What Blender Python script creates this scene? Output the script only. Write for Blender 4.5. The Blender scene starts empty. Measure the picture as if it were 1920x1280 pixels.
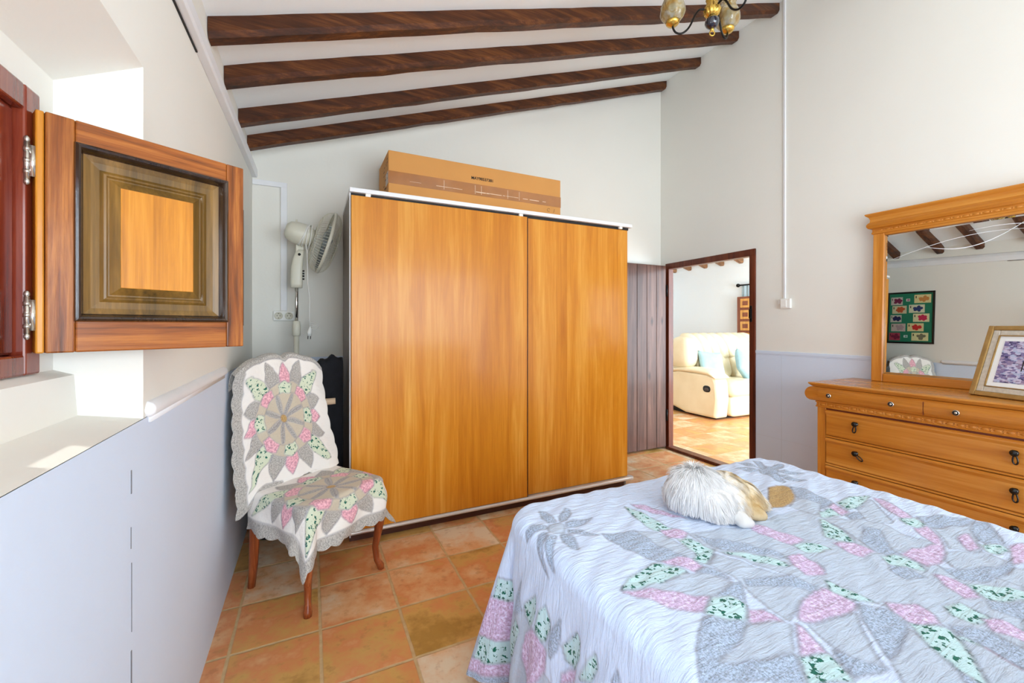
import bpy, math, random
import numpy as np
from mathutils import Vector, Matrix, Euler, noise as mnoise
random.seed(7); rng = np.random.default_rng(5)
PI = math.pi
scn = bpy.context.scene
COL = scn.collection

# ------------------------------------------------------------------ camera
cam_d = bpy.data.cameras.new('camera'); cam = bpy.data.objects.new('camera', cam_d); COL.objects.link(cam)
cam.location = (0, 0, 1.30); cam.rotation_euler = (PI/2, 0, -math.radians(25.5))
cam_d.sensor_width = 36; cam_d.lens = 791/1920*36; cam_d.shift_y = -28/1920
cam_d.clip_start = .02
scn.camera = cam
# ------------------------------------------------------------------ world, exposure, daylight
w = bpy.data.worlds.new('daylight'); scn.world = w; w.use_nodes = True
bg = w.node_tree.nodes['Background']; bg.inputs[0].default_value = (.80, .88, 1, 1); bg.inputs[1].default_value = 1.6
scn.view_settings.view_transform = 'Standard'; scn.view_settings.look = 'None'
scn.view_settings.gamma = 1; scn.view_settings.use_curve_mapping = False
scn.view_settings.exposure = .55
try:
    scn.cycles.use_denoising = True
    scn.cycles.max_bounces = 12; scn.cycles.diffuse_bounces = 8; scn.cycles.caustics_reflective = False; scn.cycles.caustics_refractive = False
    scn.cycles.sample_clamp_indirect = 6
except Exception: pass
def area(name, loc, rot, sx, sy, power, color=(1, 1, 1)):
    l = bpy.data.lights.new(name, 'AREA'); l.shape = 'RECTANGLE'; l.size = sx; l.size_y = sy; l.energy = power; l.color = color
    o = bpy.data.objects.new(name, l); COL.objects.link(o); o.location = loc; o.rotation_euler = rot
    return o
# daylight through the small left window, then fill lamps at added, unseen openings
area('window_daylight', (-.80, .86, 1.49), (0, -PI/2, 0), .5, .62, 27, (.84, .93, 1))
area('rear_fill', (1.5, -2.45, 1.35), (PI/2, 0, 0), 3.4, 2.3, 123, (.82, .93, 1))  # added fill from behind the camera for even ambient light
area('living_fill', (5.7, .3, 1.35), (PI/2, 0, 0), 3.0, 2.3, 185, (.74, .89, 1))  # added fill for the living room, its opening is unseen

sl = bpy.data.lights.new('sun', 'SUN'); sl.energy = 7.; sl.angle = math.radians(1.5); sl.color = (1, .93, .82)
so_ = bpy.data.objects.new('sun', sl); COL.objects.link(so_)
so_.rotation_euler = Vector((math.cos(math.radians(64)), -.06, -math.sin(math.radians(64)))).to_track_quat('-Z', 'Y').to_euler()   # falls through the small window on to its sill

# ------------------------------------------------------------------ helpers
def tag(o, label=None, cat=None, group=None, kind=None):
    if label: o['label'] = label
    if cat: o['category'] = cat
    if group: o['group'] = group
    if kind: o['kind'] = kind
    return o
def empty(name, loc=(0, 0, 0), rz=0, label=None, cat=None, group=None, kind=None):
    o = bpy.data.objects.new(name, None); COL.objects.link(o)
    o.location = loc; o.rotation_euler = (0, 0, rz); o.empty_display_size = .1
    return tag(o, label, cat, group, kind)
def wloc(o):
    v = Vector((0, 0, 0))
    while o is not None: v = v + o.location; o = o.parent
    return v
class MB:
    def __init__(s): s.v = []; s.f = []
    def add(s, vs, fs):
        n = len(s.v); s.v += [tuple(p) for p in vs]; s.f += [tuple(i+n for i in f) for f in fs]; return s
    def box(s, x0, x1, y0, y1, z0, z1):
        return s.add([(x0,y0,z0),(x1,y0,z0),(x1,y1,z0),(x0,y1,z0),(x0,y0,z1),(x1,y0,z1),(x1,y1,z1),(x0,y1,z1)],
                     [(0,3,2,1),(4,5,6,7),(0,1,5,4),(1,2,6,5),(2,3,7,6),(3,0,4,7)])
    def hexa(s, b, t):   # bottom quad, top quad (both ccw from above)
        return s.add(list(b)+list(t), [(0,3,2,1),(4,5,6,7),(0,1,5,4),(1,2,6,5),(2,3,7,6),(3,0,4,7)])
    def tube(s, pts, r, n=8, cap=True, closed=False):
        pts = [Vector(p) for p in pts]; k = len(pts)
        rs = r if isinstance(r, (list, tuple)) else [r]*k
        up = None; V = []
        for i, p in enumerate(pts):
            a = pts[(i-1) % k] if (i or closed) else p; b = pts[(i+1) % k] if (i < k-1 or closed) else p
            t = (b-a).normalized()
            if up is None:
                up = Vector((0,0,1)) if abs(t.z) < .9 else Vector((1,0,0))
            x = t.cross(up)
            if x.length < 1e-5: x = t.orthogonal()
            x.normalize(); y = x.cross(t).normalized(); up = y
            for j in range(n):
                th = 2*PI*j/n; V.append(p + x*math.cos(th)*rs[i] + y*math.sin(th)*rs[i])
        F = []
        for i in range(k if closed else k-1):
            for j in range(n):
                q = (i+1) % k
                F.append((i*n+j, i*n+(j+1)%n, q*n+(j+1)%n, q*n+j))
        if cap and not closed: F += [tuple(range(n))[::-1], tuple((k-1)*n+j for j in range(n))]
        return s.add(V, F)
    def lathe(s, prof, c, axis=(0,0,1), n=24, cap=True):   # prof: (radius, height)
        ax = Vector(axis).normalized(); x = ax.orthogonal().normalized(); y = ax.cross(x); c = Vector(c); V = []; F = []
        for (r, h) in prof:
            for j in range(n):
                th = 2*PI*j/n; V.append(c + ax*h + x*math.cos(th)*r + y*math.sin(th)*r)
        k = len(prof)
        for i in range(k-1):
            for j in range(n): F.append((i*n+j, i*n+(j+1)%n, (i+1)*n+(j+1)%n, (i+1)*n+j))
        if cap: F += [tuple(range(n))[::-1], tuple((k-1)*n+j for j in range(n))]
        return s.add(V, F)
    def sweep(s, prof, p0, p1, u, v):   # closed 2-D profile (a,b) placed a*u+b*v, extruded p0->p1
        u = Vector(u); v = Vector(v); k = len(prof)
        V = [Vector(p0)+u*a+v*b for a, b in prof] + [Vector(p1)+u*a+v*b for a, b in prof]
        F = [(i, (i+1)%k, k+(i+1)%k, k+i) for i in range(k)] + [tuple(range(k))[::-1], tuple(range(k, 2*k))]
        return s.add(V, F)
    def grid(s, P):     # P[i][j] points
        a = len(P); b = len(P[0])
        return s.add([q for row in P for q in row], [(i*b+j, (i+1)*b+j, (i+1)*b+j+1, i*b+j+1) for i in range(a-1) for j in range(b-1)])
    def blob(s, c, r, e=(1,1), n=20, rot=None):   # superellipsoid: radii r, exponents e (vertical, plan)
        V = []; F = []; m = n//2
        sg = lambda x, p: math.copysign(abs(x)**p, x)
        for i in range(m+1):
            ph = -PI/2 + PI*i/m
            for j in range(n):
                th = 2*PI*j/n
                q = Vector((r[0]*sg(math.cos(ph), e[0])*sg(math.cos(th), e[1]), r[1]*sg(math.cos(ph), e[0])*sg(math.sin(th), e[1]), r[2]*sg(math.sin(ph), e[0])))
                if rot is not None: q = rot @ q
                V.append(Vector(c)+q)
        for i in range(m):
            for j in range(n): F.append((i*n+j, i*n+(j+1)%n, (i+1)*n+(j+1)%n, (i+1)*n+j))
        return s.add(V, F)
    def build(s, name, mat, parent=None, local=False, smooth=False, bevel=0, weld=False, subd=0, seg=2):
        off = Vector((0,0,0)) if (local or parent is None) else wloc(parent)
        me = bpy.data.meshes.new(name); me.from_pydata([tuple(Vector(p)-off) for p in s.v], [], s.f)
        me.validate(); me.update()
        import bmesh
        bm = bmesh.new(); bm.from_mesh(me)
        if weld: bmesh.ops.remove_doubles(bm, verts=bm.verts, dist=1e-5)
        bmesh.ops.recalc_face_normals(bm, faces=bm.faces); bm.to_mesh(me); bm.free()
        if mat is not None: me.materials.append(mat)
        if smooth: me.polygons.foreach_set('use_smooth', [True]*len(me.polygons))
        o = bpy.data.objects.new(name, me); COL.objects.link(o); o.parent = parent
        if bevel:
            b = o.modifiers.new('bevel', 'BEVEL'); b.width = bevel; b.segments = seg; b.limit_method = 'ANGLE'; b.angle_limit = math.radians(40)
            b.harden_normals = False
        if subd:
            b = o.modifiers.new('sub', 'SUBSURF'); b.levels = subd; b.render_levels = subd
        return o
def boxo(name, mat, b, parent=None, **k): return MB().box(*b).build(name, mat, parent, **k)

# ------------------------------------------------------------------ materials
def C(r, g, b, a=1):
    f = lambda c: (c/255/12.92) if c/255 <= .04045 else ((c/255+.055)/1.055)**2.4
    return (f(r), f(g), f(b), a)
class NT:
    def __init__(s, name):
        s.m = bpy.data.materials.new(name); s.m.use_nodes = True; s.t = s.m.node_tree; s.b = s.t.nodes['Principled BSDF']
    def n(s, typ, **k):
        nd = s.t.nodes.new(typ)
        for a, v in k.items():
            if a == 'ins':
                for i, x in v.items(): s.set(nd, i, x)
            else: setattr(nd, a, v)
        return nd
    def set(s, nd, i, x):
        if isinstance(x, bpy.types.NodeSocket): s.t.links.new(x, nd.inputs[i])
        else: nd.inputs[i].default_value = x
    def math(s, op, a, b=0., c=0., clamp=False):
        nd = s.n('ShaderNodeMath', operation=op); nd.use_clamp = clamp
        s.set(nd, 0, a); s.set(nd, 1, b); s.set(nd, 2, c); return nd.outputs[0]
    def mix(s, f, a, b, bt='MIX'):
        nd = s.n('ShaderNodeMix', data_type='RGBA', blend_type=bt); s.set(nd, 0, f); s.set(nd, 6, a); s.set(nd, 7, b); return nd.outputs[2]
    def ramp(s, f, stops, interp='LINEAR'):
        nd = s.n('ShaderNodeValToRGB'); cr = nd.color_ramp; cr.interpolation = interp
        while len(cr.elements) < len(stops): cr.elements.new(.5)
        for e, (p, c) in zip(cr.elements, stops): e.position = p; e.color = c
        s.set(nd, 0, f); return nd.outputs[0]
    def coord(s, scale=(1,1,1), rot=(0,0,0), loc=(0,0,0), src='Object'):
        tc = s.n('ShaderNodeTexCoord'); mp = s.n('ShaderNodeMapping')
        s.t.links.new(tc.outputs[src], mp.inputs[0]); mp.inputs[3].default_value = scale; mp.inputs[2].default_value = rot; mp.inputs[1].default_value = loc
        return mp.outputs[0]
    def noise(s, vec, scale=5, detail=4, rough=.5, dist=0.):
        nd = s.n('ShaderNodeTexNoise'); s.set(nd, 'Vector', vec); s.set(nd, 'Scale', scale); s.set(nd, 'Detail', detail); s.set(nd, 'Roughness', rough); s.set(nd, 'Distortion', dist)
        return nd.outputs[0]
    def bump(s, h, strength=.2, dist=.01):
        nd = s.n('ShaderNodeBump'); s.set(nd, 'Height', h); s.set(nd, 'Strength', strength); s.set(nd, 'Distance', dist)
        s.t.links.new(nd.outputs[0], s.b.inputs['Normal'])
    def out(s, color=None, rough=.5, metal=0., spec=None, coat=0., **k):
        if color is not None: s.set(s.b, 'Base Color', color)
        s.set(s.b, 'Roughness', rough); s.set(s.b, 'Metallic', metal)
        if spec is not None: s.set(s.b, 'Specular IOR Level', spec)
        if coat: s.set(s.b, 'Coat Weight', coat); s.set(s.b, 'Coat Roughness', .12)
        for a, v in k.items(): s.set(s.b, a.replace('_', ' '), v)
        return s.m
def plain(name, c, rough=.5, metal=0., var=.06, sc=12, bump=.0, **k):
    t = NT(name); v = t.coord(); nz = t.noise(v, sc, 4)
    dk = tuple(x*(1-var) for x in c[:3])+(1,); lt = tuple(min(1, x*(1+var)) for x in c[:3])+(1,)
    col = t.ramp(nz, [(.3, dk), (.7, lt)])
    if bump: t.bump(t.noise(v, sc*6, 5), bump, .004)
    return t.out(col, rough, metal, **k)
def wood(name, c1, c2, c3, axis=2, scale=1., rough=.4, coat=.25, strip=0., sax=0, bump=.12, strength=1., knots=0.):
    t = NT(name); sc = [14*scale]*3; sc[axis] = .9*scale
    v = t.coord(tuple(sc)); nz = t.noise(v, 1.6, 7, .62, .6)
    sc2 = [70*scale]*3; sc2[axis] = 2.2*scale
    fine = t.noise(t.coord(tuple(sc2)), 2., 5, .6)
    f = t.math('ADD', t.math('MULTIPLY', nz, .72), t.math('MULTIPLY', fine, .28))
    if strip:
        tc = t.coord(); sx = t.n('ShaderNodeSeparateXYZ'); t.set(sx, 0, tc)
        cell = t.math('FLOOR', t.math('DIVIDE', sx.outputs[sax], strip))
        wn = t.n('ShaderNodeTexWhiteNoise', noise_dimensions='1D'); t.set(wn, 'W', cell)
        f = t.math('ADD', f, t.math('MULTIPLY', t.math('SUBTRACT', wn.outputs[0], .5), .16))
    if knots:
        sc3 = [5.]*3; sc3[axis] = 2.
        vo = t.n('ShaderNodeTexVoronoi', feature='F1'); t.set(vo, 'Vector', t.coord(tuple(sc3))); t.set(vo, 'Scale', 1.)
        kn = t.ramp(vo.outputs['Distance'], [(.04, (1,1,1,1)), (.12, (0,0,0,1))])
        f = t.math('SUBTRACT', f, t.math('MULTIPLY', kn, knots))
    d = .22*strength
    col = t.ramp(f, [(.5-d, c1), (.5, c2), (.5+d, c3)])
    t.bump(f, bump, .004)
    return t.out(col, rough, 0, coat=coat*.45, spec=.3)

M = {}
def plaster(name, c, var=.02, bump=.25):
    t = NT(name); v = t.coord(); nz = t.noise(v, 1.3, 4)
    col = t.ramp(nz, [(.3, tuple(x*(1-var) for x in c[:3])+(1,)), (.7, c)])
    h = t.math('ADD', t.noise(v, 3.5, 5), t.math('MULTIPLY', t.noise(v, 60, 3), .08))
    t.bump(h, bump, .02); return t.out(col, .75, 0, spec=.25)
M['wall'] = plaster('plaster_cream', C(235, 234, 227))
M['wall2'] = plaster('plaster_white', C(236, 242, 246))
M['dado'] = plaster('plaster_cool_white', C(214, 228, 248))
M['ceil'] = plaster('plaster_ceiling', C(244, 250, 252))
M['trimw'] = plain('white_paint', C(236, 238, 242), .45, var=.02)
M['beam'] = wood('beam_wood', C(22, 10, 4), C(76, 38, 14), C(132, 78, 34), axis=0, scale=1.1, rough=.5, coat=.1, bump=.6, strength=1.0)
M['beam_live'] = wood('beam_wood_pale', C(90, 58, 38), C(150, 108, 74), C(190, 150, 110), axis=0, scale=.7, rough=.6, coat=0)
M['ward'] = wood('wardrobe_veneer', C(184, 106, 18), C(210, 134, 34), C(232, 168, 72), axis=2, scale=.8, rough=.30, coat=.3, strip=.097, sax=0, bump=.03, strength=1.15)
M['wside'] = plain('wardrobe_side_shaded', C(120, 106, 94), .5, var=.08)  # shade on the white side is put into this grey-brown
M['alu'] = plain('aluminium', C(225, 225, 225), .35, .55, var=.03)
M['plinth'] = wood('plinth_brown', C(48, 24, 16), C(74, 38, 26), C(96, 52, 36), axis=0, rough=.45)
M['black'] = plain('black_gap', C(14, 13, 13), .6)
M['dres'] = wood('dresser_pine', C(152, 84, 22), C(190, 120, 42), C(218, 156, 74), axis=1, scale=.7, rough=.25, coat=.5, bump=.03, strip=.07, sax=2, strength=1.4)
M['dresv'] = wood('dresser_pine_upright', C(162, 90, 26), C(196, 126, 46), C(220, 156, 74), axis=2, scale=.7, rough=.25, coat=.5, bump=.03)
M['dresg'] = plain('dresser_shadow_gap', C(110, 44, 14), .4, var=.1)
M['metal'] = plain('dark_nickel', C(60, 58, 56), .18, .95, var=.1)
M['nickel'] = plain('nickel', C(200, 195, 185), .2, .9)
M['brass'] = plain('brass', C(214, 176, 84), .25, .9)
M['shut'] = wood('shutter_frame_wood', C(54, 24, 6), C(134, 70, 18), C(186, 116, 48), axis=2, scale=1.5, rough=.34, coat=.25, bump=.35, strength=.7)
M['shuth'] = wood('shutter_rail_wood', C(64, 30, 8), C(140, 74, 20), C(178, 108, 42), axis=0, scale=1.5, rough=.34, coat=.25, bump=.35, strength=.7)
M['shutd'] = wood('shutter_moulding_wood', C(58, 44, 22), C(110, 80, 34), C(152, 112, 52), axis=2, scale=1.2, rough=.3, coat=.3, bump=.2)
M['shutp'] = wood('shutter_panel_wood', C(150, 88, 14), C(192, 122, 28), C(220, 156, 60), axis=2, scale=1.3, rough=.3, coat=.5, bump=.15)
M['shutk'] = wood('shutter_dark_bead', C(22, 16, 12), C(44, 30, 22), C(70, 50, 36), axis=2, scale=1.2, rough=.12, coat=1.)
M['win'] = wood('window_red_brown', C(70, 26, 18), C(122, 48, 32), C(156, 76, 50), axis=2, scale=1., rough=.18, coat=1.)
M['door'] = wood('door_planks', C(50, 32, 26), C(92, 62, 52), C(128, 94, 80), axis=2, scale=.9, rough=.42, coat=.22, bump=.3, knots=.25)
M['dframe'] = wood('door_frame_wood', C(56, 22, 12), C(98, 44, 24), C(130, 66, 38), axis=2, scale=1., rough=.35, coat=.3)
M['card'] = plain('cardboard', C(212, 150, 80), .75, var=.05, sc=3)
M['tape'] = plain('parcel_tape', C(172, 112, 60), .25, var=.12, sc=8, coat=.5)
M['ink'] = plain('black_ink', C(20, 14, 10), .7)
M['cream_pl'] = plain('cream_plastic', C(216, 214, 198), .4, var=.03)
M['whitepl'] = plain('white_plastic', C(238, 238, 234), .4, var=.02)
M['chrome'] = plain('chrome', C(220, 218, 214), .12, 1.)
M['blkfab'] = plain('black_cloth', C(16, 17, 24), .9, var=.3, sc=30, bump=.4)
M['palewood'] = wood('pale_armrest_wood', C(190, 160, 130), C(214, 188, 160), C(228, 206, 182), axis=0)
M['legw'] = wood('chair_leg_wood', C(90, 38, 16), C(146, 72, 34), C(192, 116, 70), axis=2, scale=1.6, rough=.3, coat=.5)
M['uphol'] = plain('chair_upholstery', C(176, 156, 118), .9, var=.1, sc=60)
M['matt'] = plain('mattress_cloth', C(226, 222, 214), .9)
M['bedw'] = wood('bed_wood', C(120, 58, 26), C(166, 90, 46), C(196, 122, 70), axis=1)
M['gold'] = plain('antique_gold', C(168, 134, 78), .4, .35, var=.15, sc=30)
M['silver'] = plain('silvery_inner_frame', C(206, 200, 186), .4, .2, var=.12, sc=60, bump=.4)
M['matw'] = plain('white_mount', C(238, 240, 240), .8, var=.01)
M['green'] = plain('green_mount', C(28, 118, 88), .8, var=.04)
M['blackf'] = plain('black_frame', C(18, 16, 16), .35)
M['blue'] = plain('pale_blue_cloth', C(158, 192, 204), .85, var=.1, sc=9, bump=.3)
M['curt'] = plain('pale_blue_curtain', C(176, 196, 206), .85, var=.08)
M['iron'] = plain('black_iron', C(22, 20, 19), .35, .6)
M['ltan'] = wood('panel_honey', C(196, 134, 62), C(222, 164, 88), C(236, 186, 112), axis=2)
M['lbrn'] = wood('panel_brown', C(110, 58, 36), C(140, 80, 54), C(160, 100, 72), axis=2)
def leather():
    t = NT('cream_leather'); v = t.coord(); nz = t.noise(v, 3, 4)
    col = t.ramp(nz, [(.3, C(222, 206, 172)), (.7, C(234, 222, 194))])
    t.bump(t.noise(v, 14, 5), .2, .01); return t.out(col, .34, 0, coat=.15)
M['leath'] = leather()
def glass(name, tint, rough=.02, f=.8):
    t = NT(name); g = t.n('ShaderNodeBsdfGlossy'); t.set(g, 0, (1,1,1,1)); t.set(g, 1, rough)
    tr = t.n('ShaderNodeBsdfTransparent'); t.set(tr, 0, tint)
    lw = t.n('ShaderNodeLayerWeight'); t.set(lw, 0, .25)
    mx = t.n('ShaderNodeMixShader'); t.t.links.new(t.math('MULTIPLY', lw.outputs[0], f), mx.inputs[0]); t.t.links.new(tr.outputs[0], mx.inputs[1]); t.t.links.new(g.outputs[0], mx.inputs[2])
    t.t.links.new(mx.outputs[0], t.t.nodes['Material Output'].inputs[0]); return t.m
M['glass'] = glass('window_glass', (.93, .97, 1, 1))
M['mirror'] = NT('mirror_silver').out(C(226, 230, 228), .0, 1.)
M['etch'] = plain('etched_line', C(235, 240, 245), .6)
def amber():
    t = NT('amber_glass'); v = t.coord(); nz = t.noise(v, 24, 2, .5, .8)
    col = t.ramp(nz, [(.35, C(226, 182, 96)), (.5, C(246, 228, 176)), (.65, C(252, 246, 228))])
    t.bump(t.noise(v, 40, 2), .35, .01)
    return t.out(col, .08, 0, Transmission_Weight=.75, IOR=1.3, coat=.5)
M['amber'] = amber()
def tiles():
    t = NT('terracotta_tiles'); tc = t.coord(); sx = t.n('ShaderNodeSeparateXYZ'); t.set(sx, 0, tc)
    tx = t.math('DIVIDE', t.math('SUBTRACT', sx.outputs[0], .037), .331); ty = t.math('DIVIDE', t.math('SUBTRACT', sx.outputs[1], 1.985), .328)
    wob = t.math('MULTIPLY', t.math('SUBTRACT', t.noise(tc, 14, 3), .5), .02)
    tx = t.math('ADD', tx, wob); ty = t.math('ADD', ty, wob)
    fx = t.math('FRACT', tx); fy = t.math('FRACT', ty)
    ex = t.math('MINIMUM', fx, t.math('SUBTRACT', 1, fx)); ey = t.math('MINIMUM', fy, t.math('SUBTRACT', 1, fy))
    e = t.math('MINIMUM', ex, ey)
    g = t.n('ShaderNodeMapRange'); t.set(g, 0, e); t.set(g, 1, .013); t.set(g, 2, .024)   # 0 grout .. 1 tile
    cv = t.n('ShaderNodeCombineXYZ'); t.set(cv, 0, t.math('FLOOR', tx)); t.set(cv, 1, t.math('FLOOR', ty))
    wn = t.n('ShaderNodeTexWhiteNoise', noise_dimensions='3D'); t.set(wn, 'Vector', cv.outputs[0])
    # noise that shifts from tile to tile
    sh = t.n('ShaderNodeVectorMath', operation='ADD'); t.set(sh, 0, tc)
    scl = t.n('ShaderNodeVectorMath', operation='SCALE'); t.set(scl, 0, wn.outputs[1]); t.set(scl, 'Scale', 20.); t.set(sh, 1, scl.outputs[0])
    n1 = t.noise(sh.outputs[0], 4.5, 5, .6); n2 = t.noise(sh.outputs[0], 22, 5, .6)
    f = t.math('ADD', t.math('ADD', t.math('MULTIPLY', n1, .75), t.math('MULTIPLY', wn.outputs[0], .30)), t.math('MULTIPLY', n2, .12))
    col = t.ramp(f, [(.34, C(172, 130, 64)), (.45, C(208, 162, 92)), (.55, C(214, 140, 88)), (.66, C(224, 176, 128)), (.78, C(228, 210, 182))])
    col = t.mix(t.ramp(n2, [(.34, (.25, .25, .25, 1)), (.44, (0, 0, 0, 1))]), col, C(146, 96, 52))
    grout = t.mix(t.noise(tc, 30, 3), C(176, 140, 92), C(222, 194, 148))
    c = t.mix(g.outputs[0], grout, col)
    h = t.math('ADD', g.outputs[0], t.math('MULTIPLY', n2, .15)); t.bump(h, .5, .004)
    ro = t.math('SUBTRACT', .62, t.math('MULTIPLY', g.outputs[0], .22))
    return t.out(c, ro, 0, coat=.12)
M['tiles'] = tiles()
def quilt(name, W, G, P, F, B, diag=True):
    t = NT(name); v = t.coord()
    a1 = t.n('ShaderNodeAttribute', attribute_name='pa'); s1 = t.n('ShaderNodeSeparateColor'); t.set(s1, 0, a1.outputs['Color'])
    a2 = t.n('ShaderNodeAttribute', attribute_name='pb'); s2 = t.n('ShaderNodeSeparateColor'); t.set(s2, 0, a2.outputs['Color'])
    uv = t.coord(src='UV')
    nf = t.noise(uv, 170, 3, .75); nm = t.noise(uv, 95, 4, .7)
    mul = lambda c, k: tuple(min(1, x*k) for x in c[:3])+(1,)
    cg = t.ramp(nf, [(.38, mul(G, .62)), (.5, G), (.60, mul(G, 1.3))])
    cp = t.ramp(nm, [(.40, mul(P, .72)), (.50, P), (.60, (min(1, P[0]*1.2), min(1, P[1]*1.5), min(1, P[2]*1.35), 1))])
    vo = t.n('ShaderNodeTexVoronoi', feature='F1'); dv = t.n('ShaderNodeVectorMath', operation='ADD'); t.set(dv, 0, uv)
    nn = t.n('ShaderNodeTexNoise'); t.set(nn, 'Vector', uv); t.set(nn, 'Scale', 130.); t.set(nn, 'Detail', 2.)
    dsc = t.n('ShaderNodeVectorMath', operation='SCALE'); t.set(dsc, 0, nn.outputs[1]); t.set(dsc, 'Scale', .020); t.set(dv, 1, dsc.outputs[0])
    t.set(vo, 'Vector', dv.outputs[0]); t.set(vo, 'Scale', 46.)
    leaf = t.ramp(t.math('ADD', vo.outputs['Distance'], t.math('MULTIPLY', t.math('SUBTRACT', t.noise(uv, 105, 2, .5), .5), 1.5)), [(.27, (1,1,1,1)), (.34, (0,0,0,1))])
    cf = t.mix(leaf, F, C(30, 104, 88))
    cb = t.ramp(nf, [(.3, mul(B, .9)), (.6, B)])
    c = t.mix(s2.outputs[0], W, cb)
    c = t.mix(s1.outputs[0], c, cg); c = t.mix(s1.outputs[1], c, cp); c = t.mix(s1.outputs[2], c, cf)
    c = t.mix(s2.outputs[1], c, t.ramp(nf, [(.35, C(156, 122, 70)), (.6, C(206, 174, 120))]))
    c = t.mix(t.math('MULTIPLY', s2.outputs[2], .75), c, C(126, 128, 142))
    rot = (0, 0, math.radians(-38))
    p1 = t.noise(t.coord((9, 55, 1), rot, src='UV'), 1., 4, .6, .4)
    p2 = t.noise(uv, 42, 4, .6)
    h = t.math('ADD', t.math('MULTIPLY', p1, 1. if diag else .3), t.math('MULTIPLY', p2, .3))
    h = t.math('SUBTRACT', h, t.math('MULTIPLY', s2.outputs[2], .25))
    t.bump(h, .85, .012)
    t.set(t.b, 'Sheen Weight', .15)
    return t.out(c, .9, 0, spec=.1)
M['quiltB'] = quilt('bedspread_patchwork', C(210, 227, 255), C(172, 189, 214), C(214, 188, 226), C(196, 228, 235), C(194, 209, 230))  # blue window light is tinted into the whites and patches
M['quiltC'] = quilt('chair_cover_patchwork', C(240, 237, 232), C(180, 177, 172), C(232, 172, 188), C(216, 226, 202), C(208, 198, 178), diag=False)

# ------------------------------------------------------------------ the room shell
XL, XR, YB = -.37, 3.44, 3.45
YN = -2.4
def zc(x): return 2.525 + (x-XL)*(3.93-2.525)/(XR-XL)      # bedroom ceiling, rising to the right
boxo('floor', M['tiles'], (-.7, 7.9, -2.6, 7.6, -.08, 0)).__setitem__('kind', 'structure')
def struct(o): o['kind'] = 'structure'; return o
# left wall with a splayed window recess
m = MB()
W0, W1 = .40, 1.32           # recess opening on the room face
B0, B1 = .45, 1.268          # its back
ZS, ZT = 1.078, 1.934
RAIL = 1.075
def wallquad(m, y0, y1, z0, z1, x=XL): m.add([(x,y0,z0),(x,y1,z0),(x,y1,z1),(x,y0,z1)], [(0,1,2,3)])
up = MB(); dn = MB()
wallquad(up, YN, W0, RAIL, zc(XL)+.03); wallquad(up, W1, YB, RAIL, zc(XL)+.03); wallquad(up, W0, W1, ZT, zc(XL)+.03)
wallquad(dn, YN, YB, 0, RAIL)
# reveals
XB = -.51
up.add([(XL,W1,RAIL),(XB,B1,1.10),(XB,B1,1.84),(XL,W1,ZT)], [(0,1,2,3)])
up.add([(XL,W0,RAIL),(XB,B0,1.10),(XB,B0,1.84),(XL,W0,ZT)], [(0,1,2,3)])
up.add([(XL,W0,ZT),(XB,B0,1.84),(XB,B1,1.84),(XL,W1,ZT)], [(0,1,2,3)])
up.add([(XL,W0,RAIL),(-.475,B0-.0,1.10),(-.475,1.282,1.10),(XL,W1,RAIL)], [(0,1,2,3)])
# raised ledge under the window
up.add([(-.475,B0,1.10),(-.475,1.282,1.10),(-.480,1.282,1.192),(-.480,B0,1.192)], [(0,1,2,3)])
up.add([(-.480,B0,1.192),(-.480,1.282,1.192),(XB,B1,1.205),(XB,B0,1.205)], [(0,1,2,3)])
# back of the recess round the window, then the outer reveal
FY0, FY1, FZ0, FZ1 = .53, 1.192, 1.205, 1.770
for q in [((B0,FY0),(1.10,1.84)), ((FY1,B1),(1.10,1.84)), ((FY0,FY1),(FZ1,1.84)), ((FY0,FY1),(1.10,FZ0))]:
    wallquad(up, q[0][0], q[0][1], q[1][0], q[1][1], XB)
up.box(-.70, XB-.001, FY1, YB+.2, 0, 2.7); up.box(-.70, XB-.001, YN, FY0, 0, 2.7); up.box(-.70, XB-.001, FY0, FY1, FZ1, 2.7); up.box(-.70, XB-.001, FY0, FY1, 0, FZ0)
struct(up.build('wall_left', M['wall']))
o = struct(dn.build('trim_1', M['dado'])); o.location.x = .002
# the vertical crack in the left dado
cr = MB(); zz = .05; y = 1.235
while zz < 1.0:
    L = random.uniform(.03, .16); ww = random.uniform(.0008, .0028); yy = y + random.uniform(-.003, .003)
    cr.box(XL+.001, XL+.0032, yy-ww, yy+ww, zz, zz+L); zz += L + random.uniform(.01, .09)
struct(cr.build('trim_8', plain('crack_shadow', C(120, 122, 130), .9)))
# back wall
dnb = MB(); upb = MB()
upb.add([(XL,YB,RAIL),(XR,YB,RAIL),(XR,YB,zc(XR)+.05),(XL,YB,zc(XL)+.05)], [(0,1,2,3)])
upb.box(-.70, 3.52, YB+.002, YB+.2, 0, 4.1)
dnb.box(XL, XR, YB-.004, YB-.001, 0, RAIL)
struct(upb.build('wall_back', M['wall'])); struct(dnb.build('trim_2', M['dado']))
# right wall: a 10 cm partition with the doorway
D0, D1, DZ = 2.36, 3.37, 1.965
XO = XR+.05
r = MB()
r.box(XR, XO, YN, D0, 0, 4.2); r.box(XR, XO, D1, 7.5, 0, 4.2); r.box(XR, XO, D0, D1, DZ, 4.2)
struct(r.build('wall_right', M['wall']))
rd = MB(); rd.box(XR-.003, XR-.0005, YN, D0, 0, 1.075)
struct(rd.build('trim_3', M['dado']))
# joint lines in the right dado
j = MB(); j.box(XR-.0042, XR-.003, 2.141, 2.1425, 0, 1.07); j.box(XR-.0042, XR-.003, 1.3, D0, .385, .3862)
struct(j.build('trim_9', plain('dado_joint', C(196, 206, 220), .8)))
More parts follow.
